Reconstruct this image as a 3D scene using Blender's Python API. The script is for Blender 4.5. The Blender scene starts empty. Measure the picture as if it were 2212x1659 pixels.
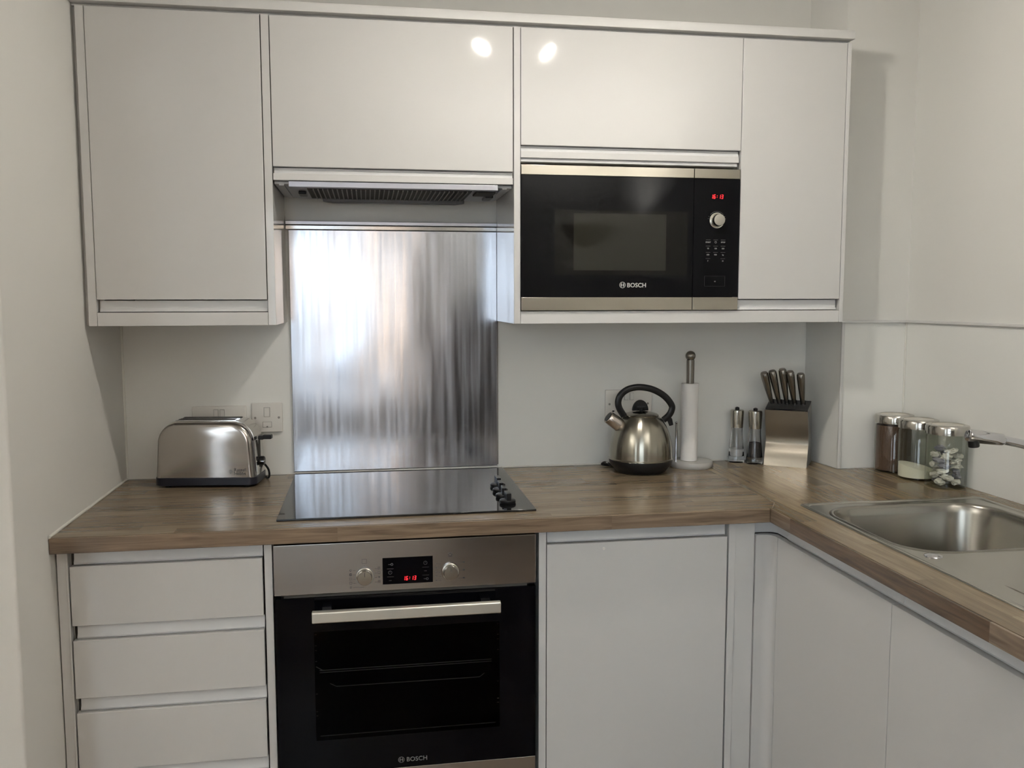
import bpy, bmesh, math, random
from mathutils import Vector, Matrix
random.seed(7)
PI = math.pi
COL = bpy.context.scene.collection

FILL, SPL, SPR, SKY, SUN = 640, 560, 640, 4.8, 7  # first value drives the added fill lamps
# ------------------------------------------------------------------ materials
def nodes_of(name):
    m = bpy.data.materials.new(name); m.use_nodes = True
    nt = m.node_tree; b = nt.nodes['Principled BSDF']
    return m, nt, b

def N(nt, t, **kw):
    n = nt.nodes.new(t)
    for k, v in kw.items():
        if k.startswith('i_'):
            n.inputs[k[2:].replace('_', ' ')].default_value = v
        else:
            setattr(n, k, v)
    return n

def mat(name, col, rough=.5, metal=0., coat=0., coat_rough=.05, bump=0., bscale=40., stretch=(1, 1, 1),
        vary=.0, trans=0., ior=1.45, emit=None, estr=0., spec=.5, rvary=0., rscale=6., bdist=.001):
    m, nt, b = nodes_of(name)
    c = (*col, 1)
    b.inputs['Base Color'].default_value = c
    b.inputs['Roughness'].default_value = rough
    b.inputs['Metallic'].default_value = metal
    b.inputs['Coat Weight'].default_value = coat
    b.inputs['Coat Roughness'].default_value = coat_rough
    b.inputs['Transmission Weight'].default_value = trans
    b.inputs['IOR'].default_value = ior
    b.inputs['Specular IOR Level'].default_value = spec
    if emit:
        b.inputs['Emission Color'].default_value = (*emit, 1)
        b.inputs['Emission Strength'].default_value = estr
    tc = N(nt, 'ShaderNodeTexCoord'); mp = N(nt, 'ShaderNodeMapping')
    mp.inputs['Scale'].default_value = stretch
    nt.links.new(tc.outputs['Object'], mp.inputs['Vector'])
    if bump > 0:
        no = N(nt, 'ShaderNodeTexNoise'); no.inputs['Scale'].default_value = bscale
        no.inputs['Detail'].default_value = 3
        nt.links.new(mp.outputs['Vector'], no.inputs['Vector'])
        bp = N(nt, 'ShaderNodeBump'); bp.inputs['Strength'].default_value = bump
        bp.inputs['Distance'].default_value = bdist
        nt.links.new(no.outputs['Fac'], bp.inputs['Height'])
        nt.links.new(bp.outputs['Normal'], b.inputs['Normal'])
    if vary > 0:
        n2 = N(nt, 'ShaderNodeTexNoise'); n2.inputs['Scale'].default_value = rscale
        n2.inputs['Detail'].default_value = 4
        nt.links.new(mp.outputs['Vector'], n2.inputs['Vector'])
        mx = N(nt, 'ShaderNodeMix', data_type='RGBA')
        mx.inputs[6].default_value = tuple(x * (1 - vary) for x in col) + (1,)
        mx.inputs[7].default_value = tuple(min(1, x * (1 + vary)) for x in col) + (1,)
        nt.links.new(n2.outputs['Fac'], mx.inputs[0])
        nt.links.new(mx.outputs[2], b.inputs['Base Color'])
    if rvary > 0:
        n3 = N(nt, 'ShaderNodeTexNoise'); n3.inputs['Scale'].default_value = rscale
        n3.inputs['Detail'].default_value = 5
        nt.links.new(mp.outputs['Vector'], n3.inputs['Vector'])
        mr = N(nt, 'ShaderNodeMapRange')
        mr.inputs['From Min'].default_value = .3; mr.inputs['From Max'].default_value = .7
        mr.inputs['To Min'].default_value = max(0, rough - rvary); mr.inputs['To Max'].default_value = rough + rvary
        nt.links.new(n3.outputs['Fac'], mr.inputs['Value'])
        nt.links.new(mr.outputs['Result'], b.inputs['Roughness'])
    return m

def wood_mat(name, along_x=True, length=.42, row=.047, tones=None, grain=1.0):
    """oak-effect laminate made of butcher-block staves"""
    m, nt, b = nodes_of(name)
    L = nt.links.new
    tc = N(nt, 'ShaderNodeTexCoord'); sp = N(nt, 'ShaderNodeSeparateXYZ')
    L(tc.outputs['Object'], sp.inputs[0])
    u, v = (sp.outputs['X'], sp.outputs['Y']) if along_x else (sp.outputs['Y'], sp.outputs['X'])
    def M(op, a, b_=None):
        n = N(nt, 'ShaderNodeMath', operation=op)
        for i, q in enumerate((a, b_)):
            if q is None: continue
            if isinstance(q, (int, float)): n.inputs[i].default_value = q
            else: L(q, n.inputs[i])
        return n.outputs[0]
    r = M('FLOOR', M('DIVIDE', M('ADD', v, 3.013), row))
    wn = N(nt, 'ShaderNodeTexWhiteNoise', noise_dimensions='1D'); L(r, wn.inputs['W'])
    sh = M('MULTIPLY', wn.outputs['Value'], 5.0)
    c = M('FLOOR', M('ADD', M('DIVIDE', M('ADD', u, 4.0), length), sh))
    w2 = N(nt, 'ShaderNodeTexWhiteNoise', noise_dimensions='2D')
    cb = N(nt, 'ShaderNodeCombineXYZ'); L(r, cb.inputs[0]); L(c, cb.inputs[1]); L(cb.outputs[0], w2.inputs['Vector'])
    # grain, stretched along the staves
    mp = N(nt, 'ShaderNodeMapping')
    mp.inputs['Scale'].default_value = (3, 45, 45) if along_x else (45, 3, 45)
    ad = N(nt, 'ShaderNodeVectorMath', operation='ADD'); L(tc.outputs['Object'], ad.inputs[0])
    sc = N(nt, 'ShaderNodeVectorMath', operation='SCALE'); L(w2.outputs['Color'], sc.inputs[0]); sc.inputs['Scale'].default_value = 3
    L(sc.outputs[0], ad.inputs[1]); L(ad.outputs[0], mp.inputs['Vector'])
    g = N(nt, 'ShaderNodeTexNoise'); g.inputs['Scale'].default_value = 2.2; g.inputs['Detail'].default_value = 5
    g.inputs['Distortion'].default_value = .6
    L(mp.outputs['Vector'], g.inputs['Vector'])
    cr = N(nt, 'ShaderNodeValToRGB')
    tones = tones or [(0, (.155, .114, .073)), (.5, (.197, .149, .098)), (1, (.245, .189, .126))]
    el = cr.color_ramp.elements
    el[0].position = 0; el[0].color = (*tones[0][1], 1)
    el[1].position = 1; el[1].color = (*tones[-1][1], 1)
    e = el.new(.5); e.color = (*tones[1][1], 1)
    L(w2.outputs['Value'], cr.inputs['Fac'])
    gr = N(nt, 'ShaderNodeMapRange'); gr.inputs['From Min'].default_value = .3; gr.inputs['From Max'].default_value = .7
    gr.inputs['To Min'].default_value = 1 - .28 * grain; gr.inputs['To Max'].default_value = 1 + .22 * grain
    L(g.outputs['Fac'], gr.inputs['Value'])
    mul = N(nt, 'ShaderNodeVectorMath', operation='SCALE'); L(cr.outputs['Color'], mul.inputs[0]); L(gr.outputs['Result'], mul.inputs['Scale'])
    L(mul.outputs[0], b.inputs['Base Color'])
    b.inputs['Roughness'].default_value = .25
    b.inputs['Specular IOR Level'].default_value = .5
    bp = N(nt, 'ShaderNodeBump'); bp.inputs['Strength'].default_value = .04; bp.inputs['Distance'].default_value = .001
    L(g.outputs['Fac'], bp.inputs['Height']); L(bp.outputs['Normal'], b.inputs['Normal'])
    return m

def brushed(name, col, rough, vertical=True, smear=.5, aniso=.6, wavy=0., tan=(0, 0, 1), fine=.003):
    """brushed metal: highlights stretch across the brush lines (along tan)"""
    m, nt, b = nodes_of(name)
    L = nt.links.new
    b.inputs['Base Color'].default_value = (*col, 1); b.inputs['Metallic'].default_value = 1
    tc = N(nt, 'ShaderNodeTexCoord'); mp = N(nt, 'ShaderNodeMapping')
    mp.inputs['Scale'].default_value = (60, 60, 2.0) if vertical else (4, 160, 160)
    L(tc.outputs['Object'], mp.inputs['Vector'])
    n = N(nt, 'ShaderNodeTexNoise'); n.inputs['Scale'].default_value = 1; n.inputs['Detail'].default_value = 4
    L(mp.outputs['Vector'], n.inputs['Vector'])
    mr = N(nt, 'ShaderNodeMapRange'); mr.inputs['From Min'].default_value = .3; mr.inputs['From Max'].default_value = .7
    mr.inputs['To Min'].default_value = rough * (1 - smear); mr.inputs['To Max'].default_value = rough * (1 + smear)
    L(n.outputs['Fac'], mr.inputs['Value']); L(mr.outputs['Result'], b.inputs['Roughness'])
    b.inputs['Anisotropic'].default_value = aniso
    cv = N(nt, 'ShaderNodeCombineXYZ')
    for i in range(3): cv.inputs[i].default_value = tan[i]
    L(cv.outputs[0], b.inputs['Tangent'])
    b1 = N(nt, 'ShaderNodeBump'); b1.inputs['Strength'].default_value = fine; b1.inputs['Distance'].default_value = .0002
    L(n.outputs['Fac'], b1.inputs['Height'])
    if wavy:
        n2 = N(nt, 'ShaderNodeTexNoise'); n2.inputs['Scale'].default_value = 3.2; n2.inputs['Detail'].default_value = 1
        mp2 = N(nt, 'ShaderNodeMapping'); mp2.inputs['Scale'].default_value = (1.3, 1, 1); mp2.inputs['Location'].default_value = (.37, 0, .21)
        L(tc.outputs['Object'], mp2.inputs['Vector']); L(mp2.outputs['Vector'], n2.inputs['Vector'])
        b2 = N(nt, 'ShaderNodeBump'); b2.inputs['Strength'].default_value = 1; b2.inputs['Distance'].default_value = wavy
        L(n2.outputs['Fac'], b2.inputs['Height']); L(b2.outputs['Normal'], b1.inputs['Normal'])
    L(b1.outputs['Normal'], b.inputs['Normal'])
    return m

def brick_mat():
    m, nt, b = nodes_of('brickwork')
    L = nt.links.new
    tc = N(nt, 'ShaderNodeTexCoord'); mp = N(nt, 'ShaderNodeMapping'); mp.inputs['Rotation'].default_value = (PI / 2, 0, 0)
    L(tc.outputs['Object'], mp.inputs['Vector'])
    br = N(nt, 'ShaderNodeTexBrick'); br.inputs['Scale'].default_value = 1
    br.inputs['Brick Width'].default_value = .225; br.inputs['Row Height'].default_value = .075; br.inputs['Mortar Size'].default_value = .008
    br.inputs['Color1'].default_value = (.50, .34, .24, 1); br.inputs['Color2'].default_value = (.62, .45, .34, 1)
    br.inputs['Mortar'].default_value = (.55, .5, .42, 1)
    L(mp.outputs['Vector'], br.inputs['Vector']); L(br.outputs['Color'], b.inputs['Base Color'])
    b.inputs['Roughness'].default_value = .9
    return m

WALLC = (.73, .722, .69)
M = {}
M['paint'] = mat('wall_paint', WALLC, .75, bump=.15, bscale=60, vary=.012, rscale=3)
M['ceil'] = mat('ceiling_paint', (.78, .77, .74), .9, bump=.1, bscale=50)
M['panel'] = mat('gloss_wall_panel', (.80, .80, .77), .2, spec=.4, bump=.15, bscale=9, bdist=.0012, vary=.01)
M['gloss'] = mat('gloss_white_door', (.615, .61, .60), .07, bump=.03, bscale=12)
M['satin'] = mat('satin_white_board', (.645, .64, .63), .4, bump=.02, bscale=60)
M['rail'] = mat('handle_rail_white', (.64, .645, .65), .35, bump=.02, bscale=60)
M['carcass'] = mat('carcass_board', (.55, .54, .5), .6, bump=.02, bscale=60)
M['gapdark'] = mat('dark_recess', (.06, .058, .052), .8, bump=.02, bscale=60)
M['caulk'] = mat('sealant_bead', (.74, .73, .68), .4, bump=.3, bscale=90)
M['woodL'] = wood_mat('oak_stave_worktop', True)
M['woodR'] = wood_mat('oak_stave_worktop_side', False, tones=[(0, (.15, .110, .066)), (.5, (.205, .153, .092)), (1, (.265, .203, .124))])
M['edge'] = wood_mat('oak_edge_band', True, length=.63, row=.9, grain=1.5, tones=[(0, (.16, .112, .075)), (.5, (.215, .16, .11)), (1, (.26, .2, .145))])
M['edgeR'] = wood_mat('oak_edge_band_side', False, length=.66, row=.9, grain=1.5, tones=[(0, (.12, .08, .052)), (.5, (.19, .14, .098)), (1, (.25, .19, .14))])
M['splash'] = brushed('brushed_splashback_steel', (.47, .485, .53), .19, True, .35, .3, wavy=.0060, fine=.008)
M['steel'] = brushed('brushed_steel', (.46, .45, .44), .19, False, .05, .8)
M['steelwarm'] = brushed('brushed_steel_trim', (.43, .40, .345), .22, False, .06)
M['hoodsteel'] = mat('hood_steel', (.42, .42, .43), .35, 1, bump=.03, bscale=60)
M['kettlesteel'] = brushed('kettle_steel', (.35, .33, .28), .22, True, .15, .8)
M['toaster'] = brushed('toaster_steel', (.47, .44, .415), .17, False, .06, .4)
M['blocksteel'] = brushed('knife_block_steel', (.27, .245, .205), .24, False, .08)
M['handlesteel'] = mat('satin_handle_steel', (.75, .73, .66), .38, 1, bump=.02, bscale=90)
M['knob'] = mat('turned_knob_steel', (.50, .48, .43), .25, 1, bump=.02, bscale=60)
M['strip'] = mat('hood_strip_steel', (.44, .44, .48), .3, 1, bump=.02, bscale=60)
M['knifesteel'] = mat('knife_handle_steel', (.22, .205, .18), .26, 1, bump=.02, bscale=90)
M['chrome'] = mat('chrome', (.58, .58, .60), .08, 1, bump=.01, bscale=20)
M['sink'] = mat('sink_steel', (.52, .50, .45), .26, 1, bump=.015, bscale=90)
M['blackplastic'] = mat('black_plastic', (.010, .010, .011), .3, bump=.04, bscale=120, spec=.35)
M['navyplastic'] = mat('blue_black_plastic', (.012, .013, .022), .3, bump=.04, bscale=120)
M['blackglass'] = mat('black_glass', (.002, .002, .003), .03, bump=.0, spec=.14)
M['hobglass'] = mat('hob_glass', (.008, .008, .009), .045, bump=.01, bscale=30, rvary=.03, rscale=8)
M['mwglass'] = mat('microwave_glass', (.003, .003, .004), .02, spec=.13)
M['mwscreen'] = mat('perforated_screen', (.035, .034, .028), .25, bump=.4, bscale=900, bdist=.0003, spec=.3)
M['tint'] = None
M['red'] = mat('red_led', (.2, 0, 0), .4, emit=(1, .02, .03), estr=1.7)
M['white_print'] = mat('white_print', (.62, .62, .6), .5)
M['grey_print'] = mat('grey_print', (.22, .22, .22), .5)
M['dark_print'] = mat('dark_print', (.035, .035, .04), .5)
M['dim_print'] = mat('dim_print', (.06, .06, .065), .5)
M['socket'] = mat('white_socket_plastic', (.72, .70, .66), .28, bump=.01, bscale=60)
M['seam'] = mat('grey_seam', (.22, .21, .2), .6)
M['grille'] = mat('grille_filter', (.03, .027, .022), .6, bump=.3, bscale=80)
M['slat'] = mat('grille_slat', (.28, .26, .24), .4, .6)
M['wire'] = mat('oven_wire', (.75, .73, .70), .45, .2, bump=.02, bscale=90)
M['paper'] = mat('paper_towel', (.80, .78, .76), .95, bump=.5, bscale=120)
M['marble'] = mat('grey_marble', (.42, .41, .39), .15, vary=.12, rscale=25)
M['glass'] = mat('clear_glass', (1, 1, 1), .01, trans=1, ior=1.46, bump=.02, bscale=30)
M['lidglass'] = mat('lid_window', (.62, .58, .5), .2, bump=.02, bscale=60)
M['salt'] = mat('salt_grains', (.82, .82, .82), .9, bump=.8, bscale=700)
M['pepper'] = mat('peppercorns', (.035, .03, .035), .7, bump=1, bscale=300, vary=.6, rscale=300)
M['coffee'] = mat('coffee_granules', (.085, .045, .028), .9, bump=.8, bscale=500, vary=.4, rscale=300)
M['sugar'] = mat('sugar_grains', (.80, .77, .66), .9, bump=.6, bscale=700)
M['sachet'] = mat('pale_wrapper', (.62, .60, .55), .45, bump=.7, bscale=60, vary=.1, rscale=40)
M['sachetgrey'] = mat('grey_wrapper', (.2, .2, .24), .4, bump=.7, bscale=60, vary=.2, rscale=40)
M['bulb'] = mat('lit_bulb', (1, .95, .85), .4, emit=(1, .90, .76), estr=1)
M['floor'] = wood_mat('floor_boards', True, length=1.2, row=.14, tones=[(0, (.20, .15, .11)), (.5, (.25, .19, .14)), (1, (.30, .23, .17))])
M['brick'] = brick_mat()
M['grass'] = mat('paving', (.20, .20, .21), .9, bump=.5, bscale=40)
M['tile'] = mat('roof_slate', (.10, .10, .11), .8, bump=.4, bscale=20)
M['frame'] = mat('window_frame_white', (.8, .8, .79), .35)
M['pane'] = None

def thin_glass(name, tint, gl):
    m, nt, b = nodes_of(name); nt.nodes.remove(b)
    L = nt.links.new
    out = nt.nodes['Material Output']
    t = N(nt, 'ShaderNodeBsdfTransparent'); t.inputs['Color'].default_value = (*tint, 1)
    g = N(nt, 'ShaderNodeBsdfGlossy'); g.inputs['Roughness'].default_value = .02
    lw = N(nt, 'ShaderNodeLayerWeight'); lw.inputs['Blend'].default_value = .5
    pw = N(nt, 'ShaderNodeMath', operation='POWER'); L(lw.outputs['Facing'], pw.inputs[0]); pw.inputs[1].default_value = 4
    f = N(nt, 'ShaderNodeMath', operation='MULTIPLY_ADD'); L(pw.outputs[0], f.inputs[0]); f.inputs[1].default_value = .8; f.inputs[2].default_value = gl
    mx = N(nt, 'ShaderNodeMixShader')
    L(f.outputs[0], mx.inputs[0]); L(t.outputs[0], mx.inputs[1]); L(g.outputs[0], mx.inputs[2]); L(mx.outputs[0], out.inputs['Surface'])
    return m
M['pane'] = thin_glass('window_glass', (.96, .97, .96), .06)
M['jarglass'] = thin_glass('jar_glass', (.93, .95, .91), .06)
M['tint'] = thin_glass('tinted_oven_glass', (.42, .42, .43), .004)

# ------------------------------------------------------------------ mesh helpers
def box(bm, x0, x1, y0, y1, z0, z1, M4=None):
    vs = [bm.verts.new(p) for p in ((x0, y0, z0), (x1, y0, z0), (x1, y1, z0), (x0, y1, z0), (x0, y0, z1), (x1, y0, z1), (x1, y1, z1), (x0, y1, z1))]
    for f in ((0, 3, 2, 1), (4, 5, 6, 7), (0, 1, 5, 4), (1, 2, 6, 5), (2, 3, 7, 6), (3, 0, 4, 7)):
        bm.faces.new([vs[i] for i in f])
    if M4 is not None:
        for v in vs: v.co = M4 @ v.co
    return bm

def B(*a, **k):
    return box(bmesh.new(), *a, **k)

def prism(bm, pts, d0, d1, plane='xz'):
    """extrude a closed 2-D outline; plane xz -> along y, xy -> along z, yz -> along x"""
    def P(a, b, d):
        return {'xz': (a, d, b), 'xy': (a, b, d), 'yz': (d, a, b)}[plane]
    A = [bm.verts.new(P(a, b, d0)) for a, b in pts]; Bv = [bm.verts.new(P(a, b, d1)) for a, b in pts]
    n = len(pts)
    bm.faces.new(A[::-1]); bm.faces.new(Bv)
    for i in range(n):
        bm.faces.new((A[i], A[(i + 1) % n], Bv[(i + 1) % n], Bv[i]))
    bmesh.ops.recalc_face_normals(bm, faces=bm.faces[:])
    return bm

def lathe(bm, prof, seg=48, c=(0, 0), z0=0, close=False, M4=None):
    """revolve [(r, z)...] round a vertical axis"""
    rings = []; new = []
    for r, z in prof:
        if r < 1e-6:
            v = bm.verts.new((c[0], c[1], z + z0)); rings.append([v]); new.append(v)
        else:
            rg = [bm.verts.new((c[0] + r * math.cos(2 * PI * i / seg), c[1] + r * math.sin(2 * PI * i / seg), z + z0)) for i in range(seg)]
            rings.append(rg); new += rg
    pr = list(zip(rings, rings[1:]))
    if close: pr.append((rings[-1], rings[0]))
    for a, b in pr:
        for i in range(seg):
            j = (i + 1) % seg
            if len(a) == 1 and len(b) == 1: break
            if len(a) == 1: bm.faces.new((a[0], b[j], b[i]))
            elif len(b) == 1: bm.faces.new((a[i], a[j], b[0]))
            else: bm.faces.new((a[i], a[j], b[j], b[i]))
    bmesh.ops.recalc_face_normals(bm, faces=bm.faces[:])
    if M4 is not None:
        for v in new: v.co = M4 @ v.co
    return bm

def catmull(pts, n=8):
    P = [Vector(p) for p in pts]; out = []
    for i in range(len(P) - 1):
        p0 = P[max(0, i - 1)]; p1 = P[i]; p2 = P[i + 1]; p3 = P[min(len(P) - 1, i + 2)]
        for k in range(n):
            t = k / n
            out.append(.5 * ((2 * p1) + (-p0 + p2) * t + (2 * p0 - 5 * p1 + 4 * p2 - p3) * t * t + (-p0 + 3 * p1 - 3 * p2 + p3) * t ** 3))
    out.append(P[-1]); return out

def tube(bm, pts, r, seg=12, flat=1.0):
    P = [Vector(p) for p in pts]; rings = []
    R = r if isinstance(r, (list, tuple)) else [r] * len(P)
    up = None
    for i, p in enumerate(P):
        t = (P[min(i + 1, len(P) - 1)] - P[max(i - 1, 0)]).normalized()
        if up is None:
            up = Vector((0, 1, 0)) if abs(t.y) < .9 else Vector((1, 0, 0))
        a = (up - t * up.dot(t)).normalized(); b = t.cross(a); up = a
        rings.append([bm.verts.new(p + a * (R[i] * math.cos(2 * PI * k / seg)) + b * (R[i] * flat * math.sin(2 * PI * k / seg))) for k in range(seg)])
    for a, b in zip(rings, rings[1:]):
        for k in range(seg):
            bm.faces.new((a[k], a[(k + 1) % seg], b[(k + 1) % seg], b[k]))
    bm.faces.new(rings[0][::-1]); bm.faces.new(rings[-1])
    bmesh.ops.recalc_face_normals(bm, faces=bm.faces[:])
    return bm

def sphere(bm, c, r, s=(1, 1, 1), u=24, v=16):
    bmesh.ops.create_uvsphere(bm, u_segments=u, v_segments=v, radius=r,
                              matrix=Matrix.Translation(c) @ Matrix.Diagonal((*s, 1)))
    return bm

def rrect(x0, x1, y0, y1, r, n=10):
    pts = []
    for cx, cy, a0 in ((x1 - r, y0 + r, -PI / 2), (x1 - r, y1 - r, 0), (x0 + r, y1 - r, PI / 2), (x0 + r, y0 + r, PI)):
        for k in range(n + 1):
            a = a0 + PI / 2 * k / n
            pts.append((cx + r * math.cos(a), cy + r * math.sin(a)))
    return pts

def obj(name, bm, m, parent=None, bevel=0., seg=2, smooth=True, angle=35, label=None):
    me = bpy.data.meshes.new(name); bm.to_mesh(me); bm.free()
    if smooth:
        me.polygons.foreach_set('use_smooth', [True] * len(me.polygons))
        me.set_sharp_from_angle(angle=math.radians(angle))
    me.materials.append(m)
    o = bpy.data.objects.new(name, me); COL.objects.link(o)
    if parent is not None:
        o.parent = parent
    if bevel:
        md = o.modifiers.new('bevel', 'BEVEL'); md.width = bevel; md.segments = seg; md.limit_method = 'ANGLE'
        md.angle_limit = math.radians(40)
        md.harden_normals = True
    if label: o['label'] = label
    return o

def thing(name, label, cat, loc=(0, 0, 0), rotz=0, group=None):
    o = bpy.data.objects.new(name, None); COL.objects.link(o)
    o.empty_display_size = .05
    o.location = loc; o.rotation_euler = (0, 0, rotz)
    o['label'] = label; o['category'] = cat
    if group: o['group'] = group
    return o

def tag(o, label, cat, group=None, kind=None):
    o['label'] = label; o['category'] = cat
    if group: o['group'] = group
    if kind: o['kind'] = kind
    return o

def struct(name, bm, m, **k):
    o = obj(name, bm, m, **k); o['kind'] = 'structure'; return o

def text_bm(body, size, loc, rot=(PI / 2, 0, 0), ext=.0002, off=0., align='LEFT', sx=1., shear=0., line=1.):
    cu = bpy.data.curves.new('t', 'FONT'); cu.body = body; cu.size = size; cu.extrude = ext; cu.offset = off
    cu.align_x = align; cu.shear = shear; cu.space_line = line; cu.resolution_u = 3
    o = bpy.data.objects.new('t', cu); COL.objects.link(o)
    bpy.context.view_layer.update()
    dg = bpy.context.evaluated_depsgraph_get()
    me = bpy.data.meshes.new_from_object(o.evaluated_get(dg))
    bm = bmesh.new(); bm.from_mesh(me)
    from mathutils import Euler
    T = Matrix.Translation(loc) @ Euler(rot).to_matrix().to_4x4() @ Matrix.Diagonal((sx, 1, 1, 1))
    bm.transform(T)
    COL.objects.unlink(o); bpy.data.objects.remove(o); bpy.data.curves.remove(cu); bpy.data.meshes.remove(me)
    return bm

# ------------------------------------------------------------------ key measures (metres)
XL, XR_WALL = -.458, 1.799
YB = .015                      # back wall
ZT, ZB = .910, .8754           # worktop top / underside
YW = -.615                     # worktop front edge
XR = 1.1675                    # right run front edge
YU = -.307                     # wall unit door faces
PX0, PX1, PY = 1.580, 1.5936, -.174
ZC = 2.42
YR = -3.6
XFAR = -2.4
YLW = -.79

# ------------------------------------------------------------------ room shell
struct('floor', B(XFAR - .1, XR_WALL + .1, YR - .1, YB + .1, -.06, 0), M['floor'], smooth=False)
struct('ceiling', B(XFAR - .1, XR_WALL + .1, YR - .1, YB + .1, ZC, ZC + .06), M['ceil'], smooth=False)
struct('wall_back', B(XL - .2, XR_WALL + .1, YB, YB + .1, 0, ZC), M['paint'], smooth=False)
struct('wall_right', B(XR_WALL, XR_WALL + .1, YR - .1, YB, 0, ZC), M['paint'], smooth=False)
struct('wall_left', B(XFAR, XL, YLW, YB, 0, ZC), M['paint'], bevel=.006)
struct('wall_far_left', B(XFAR - .1, XFAR, YR - .1, YB, 0, ZC), M['paint'], smooth=False)
bm = prism(bmesh.new(), [(PX1, PY), (XR_WALL, PY), (XR_WALL, YB), (PX0, YB)], 0, 1.349, 'xy')
prism(bm, [(PX1 - .018, PY), (XR_WALL, PY), (XR_WALL, YB), (PX0 - .018, YB)], 1.349, ZC, 'xy')
struct('wall_pillar', bm, M['paint'], smooth=False)
# rear wall with the window opening
WX0, WX1, WZ0, WZ1 = -.42, .56, .80, 2.02
bm = bmesh.new()
GX0, GX1, GZ0, GZ1 = -1.66, -1.25, .02, 2.02
box(bm, XFAR - .1, GX0, YR - .12, YR, 0, ZC); box(bm, GX1, WX0, YR - .12, YR, 0, ZC)
box(bm, GX0, GX1, YR - .12, YR, 0, GZ0); box(bm, GX0, GX1, YR - .12, YR, GZ1, ZC)
box(bm, WX1, XR_WALL + .1, YR - .12, YR, 0, ZC)
box(bm, WX0, WX1, YR - .12, YR, 0, WZ0); box(bm, WX0, WX1, YR - .12, YR, WZ1, ZC)
struct('wall_rear', bm, M['paint'], smooth=False)
bm = bmesh.new()
for a, b in ((WX0, WX0 + .05), (.045, .095), (WX1 - .05, WX1)):
    box(bm, a, b, YR - .09, YR - .03, WZ0, WZ1)
for a, b in ((WZ0, WZ0 + .05), (WZ1 - .05, WZ1)):
    box(bm, WX0, WX1, YR - .09, YR - .03, a, b)
w = struct('window_1', bm, M['frame'], smooth=False)
obj('window_pane', B(WX0 + .05, WX1 - .05, YR - .062, YR - .058, WZ0 + .05, WZ1 - .05), M['pane'], w, smooth=False)
obj('window_sill', B(WX0 - .04, WX1 + .04, YR - .02, YR + .10, WZ0 - .03, WZ0), M['frame'], w, bevel=.004)

bm = bmesh.new()
for a, b in ((GX0, GX0 + .04), (GX1 - .04, GX1)): box(bm, a, b, YR - .09, YR - .03, GZ0, GZ1)
for a, b in ((GZ0, GZ0 + .07), (GZ1 - .04, GZ1)): box(bm, GX0 + .04, GX1 - .04, YR - .09, YR - .03, a, b)
gd = struct('door_1', bm, M['frame'], smooth=False)
obj('door_pane', B(GX0 + .04, GX1 - .04, YR - .062, YR - .058, GZ0 + .07, GZ1 - .04), M['pane'], gd, smooth=False)
obj('door_handle', tube(bmesh.new(), [(GX1 - .02, YR - .03, 1.0), (GX1 - .02, YR, 1.0), (GX1 - .10, YR, 1.0)], .008, 10), M['chrome'], gd)

# gloss wall panels below the ledge, ledge trims and corner beads
ZTR = 1.3435
struct('trim_1', B(XL, PX0, YB - .004, YB, ZT, 1.72), M['panel'], smooth=False)                      # back panel
struct('trim_2', B(PX1 + .001, XR_WALL, PY - .004, PY, ZT, ZTR), M['panel'], smooth=False)          # pillar front panel
bm = bmesh.new()
prism(bm, [(PX0 - .004, YB - .004), (PX1 - .004, PY - .004), (PX1, PY - .004), (PX0, YB - .004)], ZT, ZTR, 'xy')
struct('trim_3', bm, M['panel'], smooth=False)                                                      # pillar side panel
struct('trim_4', B(XR_WALL - .004, XR_WALL, -3.0, PY - .004, ZT, ZTR), M['panel'], smooth=False)    # right wall panel
struct('trim_5', B(PX1 - .012, XR_WALL - .006, PY - .014, PY, ZTR - .001, ZTR + .007), M['satin'], bevel=.002)
struct('trim_6', B(XR_WALL - .012, XR_WALL, -3.0, PY - .014, ZTR - .001, ZTR + .007), M['satin'], bevel=.002)
struct('trim_7', B(PX1 - .008, PX1 + .002, PY - .010, PY - .003, ZT, ZTR), M['satin'], bevel=.002)
struct('trim_8', tube(bmesh.new(), [(XL + .002, YB - .006, ZT), (XL + .002, YB - .006, 1.40)], .004, 8), M['caulk'])
struct('trim_9', tube(bmesh.new(), [(XL + .001, YW + .004, ZT + .002), (XL + .001, YB - .006, ZT + .002)], .0035, 8), M['caulk'])
struct('trim_10', tube(bmesh.new(), [(XR_WALL - .006, PY - .006, ZT), (XR_WALL - .006, PY - .006, ZTR)], .003, 8), M['caulk'])
struct('trim_11', tube(bmesh.new(), [(-.02, YB - .006, ZT + .001), (PX0 - .004, YB - .006, ZT + .001)], .003, 8), M['caulk'])
# horizontal steel ledge across the extractor recess
struct('trim_12', B(-.007, .593, -.006, YB - .004, 1.6225, 1.6335), M['strip'], bevel=.0015)
struct('trim_13', B(-.007, .593, -.003, YB - .004, 1.6095, 1.6215), M['steel'], bevel=.0015)

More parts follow.
